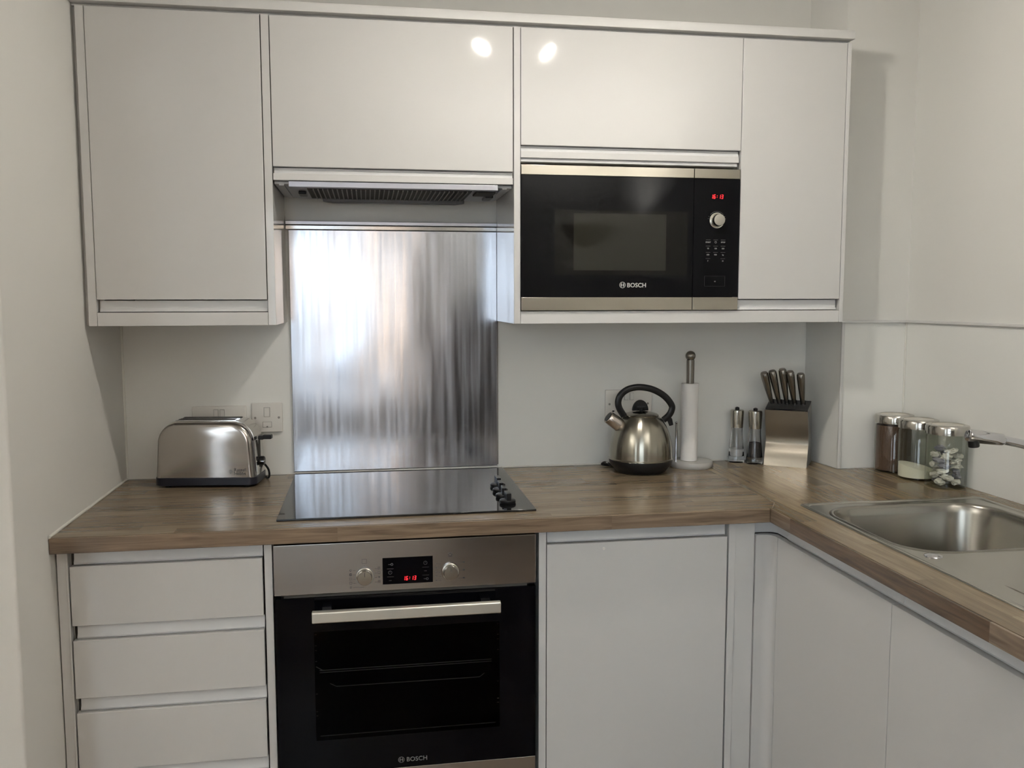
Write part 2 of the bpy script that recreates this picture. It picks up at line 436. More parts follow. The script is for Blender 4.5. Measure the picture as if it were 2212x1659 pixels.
# ------------------------------------------------------------------ worktop
wl = obj('worktop', prism(bmesh.new(), [(XL + .001, YW + .006), (XR - .0, YW + .006), (XR + .0002, YW + .0002), (XR + .0058, YW + .0002), (1.204, -.56), (1.204, YB - .005), (XL + .001, YB - .005)], ZB, ZT, 'xy'), M['woodL'], smooth=False)
tag(wl, 'oak-effect stave worktop under the toaster, hob and kettle along the back wall', 'worktop')
obj('edge_band', B(XL + .001, XR, YW, YW + .006, ZB, ZT - .0005), M['edge'], wl, bevel=.0015, label='grey-brown oak edge strip')
wr = obj('worktop', prism(bmesh.new(), [(XR + .006, YW - 0.001), (XR + .006, -2.3), (XR_WALL - .005, -2.3), (XR_WALL - .005, PY - .005), (PX1 - .008, PY - .012), (PX0 - .005, YB - .005), (1.2045, YB - .005), (1.2045, -.56)], ZB, ZT, 'xy'), M['woodR'], smooth=False)
# sink cut-out
SX0, SX1, SY0, SY1 = 1.2525, 1.742, -1.50, -.590
bm = bmesh.new(); prism(bm, rrect(SX0 + .012, SX1 - .012, SY0 + .012, SY1 - .012, .02), ZB - .02, ZT + .02, 'xy')
cut = bpy.data.objects.new('cut', bpy.data.meshes.new('cut')); bm.to_mesh(cut.data); bm.free(); COL.objects.link(cut)
md = wr.modifiers.new('cut', 'BOOLEAN'); md.object = cut; md.operation = 'DIFFERENCE'; md.solver = 'EXACT'
bpy.context.view_layer.update()
me = bpy.data.meshes.new_from_object(wr.evaluated_get(bpy.context.evaluated_depsgraph_get()))
wr.modifiers.clear(); wr.data = me
bpy.data.objects.remove(cut)
tag(wr, 'oak-effect stave worktop of the right-hand run holding the sink and jars', 'worktop')
obj('edge_band', B(XR, XR + .006, -2.3, YW, ZB, ZT - .0005), M['edgeR'], wr, bevel=.0015, label='dark brown oak edge strip')
obj('joint_strip', prism(bmesh.new(), [(XR + .004, YW - .0), (XR + .0055, YW - .0), (1.2046, -.56), (1.2046, YB - .006), (1.2036, YB - .006), (1.2034, -.559)], ZT - .001, ZT + .0003, 'xy'), mat('joint_filler', (.15, .11, .075), .5), wr, smooth=False)

# ------------------------------------------------------------------ base units, back run
YD = -.585; TH = .019
def rail_profile(x0, x1, yf, z0, z1):
    """recessed J handle rail: an upright strip leaning back below the next edge"""
    bm = bmesh.new()
    d = .0125
    pts = [(yf + d + .012, z0), (yf + d - .002, z0), (yf + d - .004, z0 + .004), (yf + d, z0 + .012), (yf + d, z1), (yf + d + .012, z1)]
    prism(bm, pts, x0, x1, 'yz'); return bm

t = thing('drawer_cabinet', 'white four-drawer base unit at the left wall under the toaster', 'drawer unit', (-.23, -.3, 0))
t.location = (0, 0, 0)
bm = bmesh.new(); box(bm, -.434, -.4305, YD + TH + .004, -.01, .15, ZB - .001); box(bm, -.0235, -.0205, YD + TH + .004, -.01, .15, ZB - .001)
box(bm, -.4305, -.0235, -.02, -.01, .15, ZB - .001); box(bm, -.4305, -.0235, YD + .045, -.02, .15, .168)
obj('carcass', bm, M['carcass'], t, smooth=False)
obj('end_panel', B(-.4585 + .003, -.4365, YD + .006, -.01, .0, ZB - .001), M['satin'], t, bevel=.001)
obj('frame_strip', B(-.4355, -.4315, YD + .001, YD + .03, .0, ZB - .001), M['satin'], t, bevel=.0008)
obj('divider_panel', B(-.0204, -.0035, YD, -.01, .0, ZB - .001), M['satin'], t, bevel=.001)
for z1, z0 in ((.8378, .7055), (.6722, .5413), (.5075, .3735), (.3395, .155)):
    obj('drawer_front', B(-.4282, -.0250, YD, YD + TH, z0, z1), M['gloss'], t, bevel=.0012)
for z1, z0 in ((ZB - .001, .8395), (.7040, .6735), (.5398, .5088), (.3720, .3408)):
    obj('handle_rail', rail_profile(-.4215, -.0245, YD, z0, z1), M['rail'], t)
obj('plinth', B(-.4345, -.0205, -.54, -.52, 0, .148), M['satin'], t)

t = thing('base_cabinet', 'white single-door base unit to the right of the oven', 'cabinet')
bm = bmesh.new(); box(bm, .6225, .626, YD + TH + .004, -.01, .15, ZB - .001); box(bm, 1.0725, 1.0755, YD + TH + .004, -.01, .15, ZB - .001)
box(bm, .626, 1.0725, -.02, -.01, .15, ZB - .001)
obj('carcass', bm, M['carcass'], t, smooth=False)
obj('divider_panel', B(.6045, .6222, YD, -.01, 0, ZB - .001), M['satin'], t, bevel=.001)
obj('door', B(.6240, 1.0725, YD, YD + TH, .155, .8372), M['gloss'], t, bevel=.0012)
obj('door_stud', lathe(bmesh.new(), [(0, 0), (.0035, 0), (.0035, .001), (0, .001)], 16, M4=Matrix.Translation((.762, YD + .0, .822)) @ Matrix.Rotation(PI / 2, 4, 'X')), M['socket'], t, label='small round clear bumper')
obj('handle_rail', rail_profile(.6265, 1.0695, YD, .8395, ZB - .001), M['rail'], t)
obj('end_panel', B(1.0765, 1.0935, YD, -.01, 0, ZB - .001), M['satin'], t, bevel=.001)
obj('plinth', B(.6222, 1.0765, -.54, -.52, 0, .148), M['satin'], t)

fp = obj('filler_panel', B(1.0945, 1.1448, YD + .004, YD + .022, 0, ZB - .001), M['satin'], bevel=.001)
tag(fp, 'narrow white filler panel between the single-door unit and the rounded corner post', 'panel')

# rounded inner corner post
XD = 1.1875
bm = bmesh.new()
r = .022
def corner_pts(off, r, xs, ye):
    x1 = XD + off; y1 = YD + off
    rr = r + 0 * off
    pts = [(xs, y1)]
    for k in range(9):
        a = PI / 2 * k / 8
        pts.append((x1 - rr + rr * math.sin(a), y1 - rr + rr * math.cos(a)))
    pts.append((x1, ye)); return pts
def corner_strip(z0, z1, off, xs, ye, th=.016, r=.022):
    f = corner_pts(off, r, xs, ye); b = corner_pts(off + th, r, xs, ye)[::-1]
    return prism(bmesh.new(), f + b, z0, z1, 'xy')
t = thing('corner_post', 'rounded white corner post where the two base runs meet', 'corner post')
obj('post_face', corner_strip(.155, .8372, 0, 1.1465, -.6150), M['gloss'], t, angle=50)
obj('handle_rail', corner_strip(.8395, ZB - .001, .016, 1.1455, -.6420), M['rail'], t, angle=50)
obj('plinth', B(1.10, 1.236, -.54, -.52, 0, .148), M['satin'], t)

# right run: sink units
def rail_right(y0, y1, z0, z1):
    bm = bmesh.new(); d = .0145
    prism(bm, [(XD + d + .012, z0), (XD + d - .002, z0), (XD + d - .004, z0 + .004), (XD + d, z0 + .010), (XD + d, z1), (XD + d + .012, z1)], y0, y1, 'xz')
    return bm
for y0, y1, ry0, ry1, lab in ((-1.0855, -.6165, -1.1060, -.6430, 'white base unit below the near end of the sink, beside the corner post'),
                             (-1.5560, -1.0875, -1.5770, -1.1075, 'white base unit at the lower right edge of the picture below the drainer'),
                             (-2.0260, -1.5580, -2.0480, -1.5785, 'white base unit furthest along the right-hand run')):
    t = thing('sink_cabinet' if y0 > -1.2 else 'base_cabinet', lab, 'cabinet', group=None)
    bm = bmesh.new(); box(bm, XD + TH + .004, 1.78, ry0, ry0 + .004, .15, .70); box(bm, XD + TH + .004, 1.78, ry1 - .004, ry1, .15, .70)
    box(bm, 1.77, 1.78, ry0 + .004, ry1 - .004, .15, .70)
    obj('carcass', bm, M['carcass'], t, smooth=False)
    obj('door', B(XD, XD + TH, y0, y1, .155, .8372), M['gloss'], t, bevel=.0012)
    obj('handle_rail', rail_right(ry0, ry1, .8395, ZB - .001), M['rail'], t)
    obj('plinth', B(1.235, 1.255, ry0, ry1, 0, .148), M['satin'], t)

# ------------------------------------------------------------------ wall units
ZUB, ZBOT, ZDT = 1.349, 1.3823, 2.097
TW = .02
YC = YU + TW
def lower_rail(x0, x1, z0, z1, yf=YU):
    bm = bmesh.new(); d = .0115
    prism(bm, [(yf + d + .012, z0), (yf + d - .006, z0), (yf + d - .004, z0 + .004), (yf + d, z0 + .008), (yf + d, z1), (yf + d + .012, z1)], x0, x1, 'yz')
    return bm
def carc(x0, x1, z0, z1, y0=YC + .003, yb=YB - .006):
    bm = bmesh.new(); h = .012
    box(bm, x0, x0 + h, y0, yb, z0, z1); box(bm, x1 - h, x1, y0, yb, z0, z1)
    box(bm, x0 + h, x1 - h, y0, yb, z1 - h, z1); box(bm, x0 + h, x1 - h, y0, yb, z0, z0 + h)
    box(bm, x0 + h, x1 - h, yb - .006, yb, z0 + h, z1 - h)
    return bm
t = thing('wall_cabinet', 'tall white single-door wall unit at the left wall above the toaster', 'cabinet')
obj('carcass', carc(-.4270, -.0273, 1.385, 2.098), M['carcass'], t, smooth=False)
obj('end_panel', B(-.4473, -.4275, YU + .002, YB - .006, ZUB, 2.0985), M['satin'], t, bevel=.001)
obj('end_panel', B(-.0268, -.0082, YU, YB - .006, ZUB, 2.0985), M['gloss'], t, bevel=.001)
obj('door', B(-.4262, -.0290, YU, YU + TW, 1.4127, ZDT), M['gloss'], t, bevel=.0012)
obj('handle_rail', lower_rail(-.4215, -.0285, 1.3838, 1.4105), M['rail'], t)
obj('wall_filler', B(XL + .0005, -.4478, YU + .022, YB - .006, ZUB + .002, 2.0985), M['satin'], t)
obj('light_pelmet', B(-.4270, -.0273, YU + .001, YU + .10, ZUB, ZBOT - .0005), M['satin'], t, bevel=.001)
obj('base_board', B(-.4270, -.0273, YU + .101, YB - .006, ZUB + .01, ZBOT - .0005), M['satin'], t)

t = thing('wall_cabinet', 'wide white wall unit above the extractor hood', 'cabinet')
obj('carcass', carc(-.0078, .5930, 1.7260, 2.098), M['carcass'], t, smooth=False)
obj('door', B(-.0062, .5900, YU, YU + TW, 1.7380, ZDT), M['gloss'], t, bevel=.0012)
obj('handle_rail', lower_rail(-.0040, .5890, 1.7225, 1.7360), M['rail'], t)
obj('base_board', B(-.0065, .5905, YU + .002, YU + .02, 1.7055, 1.7222), M['satin'], t, bevel=.001)

t = thing('wall_cabinet', 'white wall unit with a lift-up door above the built-in microwave', 'cabinet')
obj('carcass', carc(.6100, 1.2030, 1.765, 2.098), M['carcass'], t, smooth=False)
obj('divider_panel', B(.5925, .6094, YU, YB - .006, ZUB, 2.0985), M['gloss'], t, bevel=.001)
obj('door', B(.6108, 1.2058, YU, YU + TW, 1.8061, ZDT), M['gloss'], t, bevel=.0012)
obj('handle_rail', lower_rail(.6115, 1.2020, 1.7918, 1.8045), M['rail'], t)
obj('base_board', B(.6105, 1.2020, YU + .002, YU + .02, 1.7745, 1.7914), M['satin'], t, bevel=.001)
obj('vent_strip', B(.6115, 1.2000, YU + .008, YU + .02, 1.7650, 1.7742), M['rail'], t, bevel=.001)
obj('light_pelmet', B(.6100, 1.5035, YU + .001, YU + .10, ZUB, ZBOT - .0008), M['satin'], t, bevel=.001)
obj('base_board', B(.6100, 1.5035, YU + .101, YB - .006, ZUB + .01, ZBOT - .0008), M['satin'], t)

t = thing('wall_cabinet', 'tall narrow white wall unit right of the microwave, next to the pillar', 'cabinet')
obj('carcass', carc(1.2062, 1.5030, 1.3835, 2.098), M['carcass'], t, smooth=False)
obj('door', B(1.2074, 1.5028, YU, YU + TW, 1.4127, ZDT), M['gloss'], t, bevel=.0012)
obj('handle_rail', lower_rail(1.2080, 1.4975, 1.3838, 1.4105), M['rail'], t)
bm = prism(bmesh.new(), [(YB - .006, ZUB), (YU, ZUB), (YU, 1.385), (YU + .001, 1.40), (YU, 1.41), (YU, 2.0985), (YB - .006, 2.0985)], 1.5040, 1.5154, 'yz')
obj('end_panel', bm, M['satin'], t, bevel=.001)

bm = prism(bmesh.new(), [(YB - .006, 2.1045), (YU - .014, 2.1045), (YU - .014, 2.120), (YU - .009, 2.128), (YB - .006, 2.128)], XL + .001, 1.5165, 'yz')
box(bm, XL + .001, 1.5150, YU + .012, YB - .006, 2.0990, 2.1045)
tag(obj('cornice', bm, M['satin'], bevel=.001), 'long white cornice running along the top of all the wall units', 'cornice')

# ------------------------------------------------------------------ steel splashback
bm = B(.0005, .5925, .0015, YB - .0045, .9185, 1.6085)
sb = obj('splashback', bm, M['splash'], bevel=.0012)
tag(sb, 'brushed stainless steel splashback panel on the wall behind the hob', 'splashback')
obj('edge_fold', B(.0005, .5965, .0000, YB - .0045, .9112, .9165), M['satin'], sb, bevel=.001, label='thin pale sealed strip along the bottom')
obj('side_gap', B(.5927, .5967, .006, YB - .0045, .921, 1.349), M['seam'], sb)

# ------------------------------------------------------------------ extractor hood
t = thing('extractor_hood', 'slim integrated steel extractor hood beneath the wide wall unit', 'extractor hood')
HZ = 1.690
bm = bmesh.new()
prism(bm, [(.030, -.284), (.5515, -.284), (.5800, -.055), (.5550, -.022), (.055, -.022), (.020, -.055)], HZ + .002, 1.7240, 'xy')
obj('body', bm, M['hoodsteel'], t, bevel=.001)
obj('front_strip', B(.0300, .5515, -.306, -.285, 1.6895, 1.7035), M['strip'], t, bevel=.001)
for x0, x1 in ((-.0058, .0285), (.5530, .5905)):
    bm = bmesh.new(); box(bm, x0, x1, -.284, -.001, 1.6985, 1.7045)
    box(bm, (x0 + x1) / 2 - .006, (x0 + x1) / 2 + .006, -.284, -.001, 1.6950, 1.6985)
    obj('side_runner', bm, M['rail'], t, smooth=False)
g = obj('grille', B(.072, .4885, -.276, -.062, HZ - .0005, HZ + .0015), M['grille'], t)
for i in range(34):
    x = .086 + i * .0118
    obj('slat', B(x, x + .0026, -.274, -.064, HZ - .0035, HZ - .0006), M['slat'], g, smooth=False)
bm = prism(bmesh.new(), [(.100, -.058), (.492, -.058), (.470, -.018), (.125, -.018)], HZ - .009, HZ + .0015, 'xy')
obj('filter_catch', bm, mat('filter_catch_grey', (.16, .16, .165), .4, .6), t, bevel=.002)
obj('light_switch', B(.046, .066, -.205, -.145, HZ - .006, HZ + .0015), M['blackplastic'], t, bevel=.002)
obj('switch_box', B(.500, .552, -.262, -.190, HZ - .003, HZ + .0015), M['grille'], t, bevel=.001)
obj('light_switch', B(.534, .556, -.188, -.115, HZ - .006, HZ + .0015), M['blackplastic'], t, bevel=.002)

# ------------------------------------------------------------------ seven-segment clock
SEG = {'0': 'abcdef', '1': 'bc', '3': 'abcdg', '6': 'acdefg'}
def seg_digits(txt, x0, z0, w, h, y, pitch, th=.0016, sh=.12):
    bm = bmesh.new()
    for i, ch in enumerate(txt):
        ox = x0 + i * pitch
        def S(xa, xb, za, zb):
            vs = [(xa, za), (xb, za), (xb, zb), (xa, zb)]
            prism(bm, [(ox + a + sh * b, z0 + b) for a, b in vs], y - .0004, y, 'xz')
        if ch == ':':
            S(w / 2 - th / 2, w / 2 + th / 2, h * .28, h * .28 + th); S(w / 2 - th / 2, w / 2 + th / 2, h * .65, h * .65 + th); continue
        s = SEG[ch]; g = th * .35
        if 'a' in s: S(g, w - g, h - th, h)
        if 'd' in s: S(g, w - g, 0, th)
        if 'g' in s: S(g, w - g, h / 2 - th / 2, h / 2 + th / 2)
        if 'f' in s: S(0, th, h / 2 + g, h - g)
        if 'e' in s: S(0, th, g, h / 2 - g)
        if 'b' in s: S(w - th, w, h / 2 + g, h - g)
        if 'c' in s: S(w - th, w, g, h / 2 - g)
    return bm

def ring_bm(bm, cx, cz, y, r0, r1, a0=0, a1=2 * PI, n=40, d=.0004):
    A = [];
    full = abs(a1 - a0 - 2 * PI) < 1e-6
    for k in range(n + 1):
        a = a0 + (a1 - a0) * k / n
        A.append((math.cos(a), math.sin(a)))
    for (c0, s0), (c1, s1) in zip(A, A[1:]):
        vs = [bm.verts.new((cx + r * c, y - e, cz + r * s)) for e in (0, d) for r, c, s in ((r0, c0, s0), (r1, c0, s0), (r1, c1, s1), (r0, c1, s1))]
        bm.faces.new([vs[i] for i in (4, 5, 6, 7)]); bm.faces.new([vs[i] for i in (0, 1, 5, 4)])
        bm.faces.new([vs[i] for i in (3, 2, 6, 7)]); bm.faces.new([vs[i] for i in (1, 2, 6, 5)])
    return bm

def maker_emblem(cx, cz, y, r):
    bm = bmesh.new(); ring_bm(bm, cx, cz, y, r * .86, r)
    ring_bm(bm, cx, cz, y, r * .48, r * .62, PI * .62, PI * 1.38, 14); ring_bm(bm, cx, cz, y, r * .48, r * .62, -PI * .38, PI * .38, 14)
    box(bm, cx - r * .42, cx - r * .28, y - .0004, y, cz - r * .62, cz + r * .62); box(bm, cx + r * .28, cx + r * .42, y - .0004, y, cz - r * .62, cz + r * .62)
    box(bm, cx - r * .3, cx + r * .3, y - .0004, y, cz - r * .1, cz + r * .1)
    return bm

def Cyl(cx, cz, y0, prof, seg=40):
    """turned part whose axis points out of the front (-y); profile = (r, distance out)"""
    T = Matrix.Translation((cx, y0, cz)) @ Matrix.Rotation(PI / 2, 4, 'X')
    return lathe(bmesh.new(), prof, seg, M4=T)

# ------------------------------------------------------------------ oven
t = thing('built_in_oven', 'built-in oven with steel fascia and black glass door under the hob', 'oven')
OY = -.598; OX0, OX1 = .0005, .5950
obj('housing', B(OX0 + .012, OX1 - .012, -.575, -.05, .29, .863), M['gapdark'], t, smooth=False).hide_render = False
bm = B(OX0, OX1, OY, -.5755, .7524, .8681)
fas = obj('control_panel', bm, M['steel'], t, bevel=.0015)
dsp = obj('display', B(.2405, .3545, OY - .0008, OY - .0001, .7670, .8285), M['blackglass'], t, smooth=False)
obj('clock_digits', seg_digits('16:13', .2865, .7745, .0042, .0095, OY - .0009, .0062, .0013), M['red'], dsp, smooth=False)
bm = bmesh.new()
for i in range(3):
    z = .813 - i * .0187
    for cx in (.2575, .3375):
        if i < 2: box(bm, cx - .007, cx + .008, OY - .0011, OY - .0008, z - .0105, z - .0097)
        if (i + (cx > .3)) % 3 == 0:
            box(bm, cx - .004, cx + .003, OY - .0011, OY - .0008, z - .0005, z + .0006); ring_bm(bm, cx + .004, z, OY - .0008, .002, .003, n=14, d=.0003)
        elif (i + (cx > .3)) % 3 == 1: ring_bm(bm, cx, z, OY - .0008, .0035, .0045, n=16, d=.0003); box(bm, cx - .0004, cx + .0004, OY - .0011, OY - .0008, z, z + .004)
        else: box(bm, cx - .003, cx + .003, OY - .0011, OY - .0008, z - .0004, z + .0004)
obj('touch_symbols', bm, M['dim_print'], dsp, smooth=False)
for cx, cz, lab in ((.2005, .7885, None), (.3949, .7895, None)):
    k = obj('control_knob', Cyl(cx, cz, OY, [(.0195, 0), (.0195, .002), (.0172, .003), (.0165, .017), (.0155, .0185), (0, .0190)]), M['knob'], t)
    obj('knob_mark', B(cx - .0005, cx + .0005, OY - .0194, OY - .0188, cz + .004, cz + .0135), M['dark_print'], k, smooth=False)
    obj('knob_surround', ring_bm(bmesh.new(), cx, cz, OY - .0002, .0195, .0212, d=.0012), M['chrome'] if cx > .3 else M['grey_print'], k)
# printed programme marks
bm = bmesh.new()
def ln(x0, x1, z, w=.0005): box(bm, min(x0, x1), max(x0, x1), OY - .0004, OY - .00005, z - w / 2, z + w / 2)
def icon(cx, cz, s, kind):
    y = OY - .00005
    if kind in (0, 2, 3):
        for a, b2, c, d in ((-s, s, s - .0005, s), (-s, s, -s, -s + .0005), (-s, -s + .0005, -s, s), (s - .0005, s, -s, s)):
            box(bm, cx + a, cx + b2, y - .0004, y, cz + c, cz + d)
    if kind in (1, 3): ring_bm(bm, cx, cz, y, s * .55, s * .8, n=14, d=.0004)
    if kind == 2: box(bm, cx - s * .6, cx + s * .6, y - .0004, y, cz - .0003, cz + .0004)
    if kind == 4: box(bm, cx - s, cx + s, y - .0004, y, cz - .0004, cz + .0004); box(bm, cx - .0004, cx + .0004, y - .0004, y, cz - s, cz + s)
for i in range(5):
    z = .8035 - i * .0098
    icon(.1690, z, .0028, (1, 3, 0, 0, 1)[i]); ln(.1745, .1800 if i < 4 else .199, z - .001)
for i in range(4):
    z = .8060 - i * .0104
    icon(.2325, z, .0026, (2, 0, 4, 2)[i]); ln(.2230, .2285, z - .001)
icon(.2000, .8230, .0052, 0); box(bm, .1992, .2004, OY - .0004, OY - .00005, .8118, .8130)
icon(.3945, .8290, .0050, 3); box(bm, .3940, .3945, OY - .0004, OY - .00005, .824, .834)
for i in range(5):
    z = .8095 - i * .0098
    icon(.3625, z, .0022, (1, 4, 2, 2, 4)[i]); ln(.3670, .3740, z - .001)
for i in range(3):
    z = .8100 - i * .0185
    ln(.4130, .4230, z); box(bm, .4235, .4280, OY - .0004, OY - .00005, z - .0012, z + .0016)
box(bm, .3941, .3957, OY - .0004, OY - .00005, .8115, .8130)
obj('programme_symbols', bm, M['dark_print'], fas, smooth=False)
# door: frame around the window, tinted pane, cavity and racks
dx0, dx1, dz0, dz1 = OX0 + .001, OX1 - .0005, .3285, .7440
wx0, wx1, wz0, wz1 = .0850, .5090, .4080, .6650
bm = bmesh.new()
box(bm, dx0, wx0, OY, OY + .020, dz0, dz1); box(bm, wx1, dx1, OY, OY + .020, dz0, dz1)
box(bm, wx0, wx1, OY, OY + .020, dz0, wz0); box(bm, wx0, wx1, OY, OY + .020, wz1, dz1)
door = obj('door', bm, M['blackglass'], t, smooth=False)
obj('viewing_window', B(wx0, wx1, OY, OY + .002, wz0, wz1), M['tint'], door, smooth=False)
bm = bmesh.new()
cavm = mat('enamel_cavity', (.006, .006, .007), .5, spec=.1)
obj('cavity', B(wx0 - .02, wx1 + .02, OY + .0212, OY + .0218, wz0 - .03, wz1 + .03), cavm, t, smooth=False)
bm = bmesh.new()
for z0 in (.5700, .5650):
    tube(bm, [(wx0 + .010, OY + .010, z0), (wx1 - .018, OY + .010, z0)], .0008, 6)
tube(bm, [(wx0 + .002, OY + .012, .579), (wx0 + .016, OY + .010, .571)], .0008, 6)
obj('wire_rack', bm, M['wire'], t)
bm = bmesh.new(); tube(bm, [(.118, OY + .010, .538), (.132, OY + .010, .530), (.462, OY + .010, .5285), (.474, OY + .010, .537)], .0008, 6)
obj('wire_rack', bm, M['wire'], t)
bm = bmesh.new(); tube(bm, [(.094, OY + .010, .4140), (.500, OY + .010, .4140)], .0008, 6)
obj('wire_rack', bm, M['wire'], t)
for z in (.655, .629, .618, .592, .515, .473, .463):
    for x in (wx0 + .001, wx1 - .005): obj('rack_support', B(x, x + .004, OY + .008, OY + .010, z, z + .0009), M['wire'], t, smooth=False)
h = obj('handle', prism(bmesh.new(), [(OY - .052, .7035), (OY - .046, .7010), (OY - .036, .7030), (OY - .034, .7270), (OY - .044, .7290), (OY - .051, .7265)], .0845, .5050, 'yz'), M['handlesteel'], t, bevel=.002)
for x in (.105, .465): obj('handle_mount', B(x, x + .020, OY - .036, OY, .709, .722), M['blackplastic'], h)
obj('bottom_strip', B(OX0 + .001, OX1 - .0005, OY, OY + .02, .2840, .3275), M['steel'], t, bevel=.001)
obj('emblem', maker_emblem(.2715 + .0055, .3465, OY - .0001, .0072), M['grey_print'], t, smooth=False)
obj('lettering', text_bm('BOSCH', .0150, (.2885, OY - .0003, .3413), off=.0001), M['grey_print'], t, smooth=False)
obj('vent_strip', B(OX0 + .02, OX1 - .02, OY + .006, OY + .020, .7445, .7520), M['gapdark'], t, smooth=False)
ok = thing('oven_base_panel', 'white filler front with plinth below the built-in oven', 'panel')
obj('front', B(.0, .5955, YD, YD + TH, .155, .2825), M['gloss'], ok, bevel=.0012)
obj('plinth', B(-.003, .6035, -.54, -.52, 0, .1545), M['satin'], ok)

# ------------------------------------------------------------------ hob
t = thing('ceramic_hob', 'black ceramic glass hob set in the worktop with four black side knobs', 'hob')
obj('glass_top', B(.0040, .6060, -.5480, -.0080, ZT + .0003, ZT + .0050), M['hobglass'], t, bevel=.0012)
km = None
for i, (x, y) in enumerate(((.552, -.282), (.5495, -.345), (.5485, -.408), (.5485, -.472))):
    if km is None:
        bm = lathe(bmesh.new(), [(0, 0), (.019, 0), (.0205, .003), (.0200, .008), (.0165, .010), (0, .0105)], 32)
        box(bm, -.0055, .0055, -.019, .019, .009, .0270)
        o = obj('control_knob', bm, M['blackplastic'], t, bevel=.001); km = o
    else:
        o = km.copy(); COL.objects.link(o); o.parent = t
    o.location = (x, y, ZT + .0050); o.rotation_euler = (0, 0, (.03, 0, -.05, .04)[i])

# ------------------------------------------------------------------ microwave
t = thing('built_in_microwave', 'built-in black glass microwave with steel strips between wall units', 'microwave')
MY = -.3110; m0, m1 = .6109, 1.2040; mz0, mz1 = 1.3835, 1.7565; md_ = 1.0755
obj('housing', B(m0 + .006, m1 - .006, MY + .022, -.01, mz0 + .0015, mz1), M['gapdark'], t, smooth=False)
dr = obj('door_glass', B(m0, md_ - .0008, MY, MY + .02, 1.4185, 1.7305), M['mwglass'], t, smooth=False)
obj('window_border', B(.6985, 1.0590, MY - .0003, MY, 1.4760, 1.6430), mat('dark_window_border', (.006, .0055, .005), .04, spec=.22), dr, smooth=False)
obj('window_screen', B(.7490, 1.0000, MY - .0006, MY - .0003, 1.4880, 1.6350), mat('grey_window_screen', (.022, .021, .017), .04, spec=.3), dr, smooth=False)
obj('control_glass', B(md_ + .0008, m1, MY, MY + .02, 1.4185, 1.7305), M['mwglass'], t, smooth=False)
for nm, a, b in (('door_trim', m0, md_ - .0008), ('panel_trim', md_ + .0008, m1)):
    obj(nm, B(a, b, MY - .001, MY + .02, 1.7312, 1.7565), M['steelwarm'], t, bevel=.001)
    obj(nm, B(a, b, MY - .001, MY + .02, mz0, 1.4178), M['steelwarm'], t, bevel=.001)
obj('emblem', maker_emblem(.8820, 1.4500, MY - .0001, .0082), M['white_print'], t, smooth=False)
obj('lettering', text_bm('BOSCH', .0162, (.8940, MY - .0003, 1.4442), off=.0002), M['white_print'], t, smooth=False)
obj('clock_digits', seg_digits('16:13', 1.1225, 1.6785, .0052, .0110, MY - .0001, .0072, .0014), M['red'], t, smooth=False)
k = obj('control_knob', Cyl(1.1405, 1.6215, MY, [(.0195, 0), (.0195, .002), (.0165, .003), (.0160, .018), (.0150, .0200), (0, .0205)]), M['knob'], t)
obj('knob_surround', ring_bm(bmesh.new(), 1.1405, 1.6215, MY - .0001, .0185, .0205, d=.002), M['handlesteel'], k)
bm = bmesh.new(); ring_bm(bm, 1.1405, 1.6215, MY - .0001, .0235, .0240, PI * .22, PI * .78, 20)
for a in (.06, .14, .86, .94): ring_bm(bm, 1.1405 + .0245 * math.cos(PI * a), 1.6215 + .0245 * math.sin(PI * a), MY - .0001, 0.0002, .0009, n=8)
XS = (1.1175, 1.1385, 1.1595); ZS = (1.5640, 1.5475, 1.5310, 1.5145)
words = (('START', None, 'STOP'), ('90', '180', '360'), ('600', '900', 'kg'), ('P', None, 'M'))
for r_, z in enumerate(ZS):
    for c_, x in enumerate(XS):
        if r_ == 3 and c_ == 1: continue
        box(bm, x - .0065, x + .0065, MY - .0004, MY - .0001, z + .0058, z + .0063)
        if r_ == 0 and c_ == 1:
            ring_bm(bm, x, z, MY - .0001, .0022, .0030, n=16); box(bm, x - .0003, x + .0003, MY - .0004, MY - .0001, z, z + .002)
box(bm, 1.1365, 1.1405, MY - .0004, MY - .0001, 1.4585, 1.4612)
obj('button_marks', bm, M['grey_print'], t, smooth=False)
bm = bmesh.new()
for r_, z in enumerate(ZS):
    for c_, x in enumerate(XS):
        wd = words[r_][c_]
        if wd:
            b2 = text_bm(wd, .0050, (x, MY - .0003, z - .0018), align='CENTER', off=.0002)
            me = bpy.data.meshes.new('x'); b2.to_mesh(me); b2.free(); bm.from_mesh(me); bpy.data.meshes.remove(me)
obj('button_lettering', bm, M['grey_print'], t, smooth=False)
bm = bmesh.new()
for a, b, c, d in ((1.109, 1.167, 1.4740, 1.4744), (1.109, 1.167, 1.4470, 1.4474), (1.109, 1.1094, 1.447, 1.4744), (1.1666, 1.167, 1.447, 1.4744)):
    box(bm, a, b, MY - .0003, MY, c, d)
obj('door_button', bm, M['dim_print'], t, smooth=False)

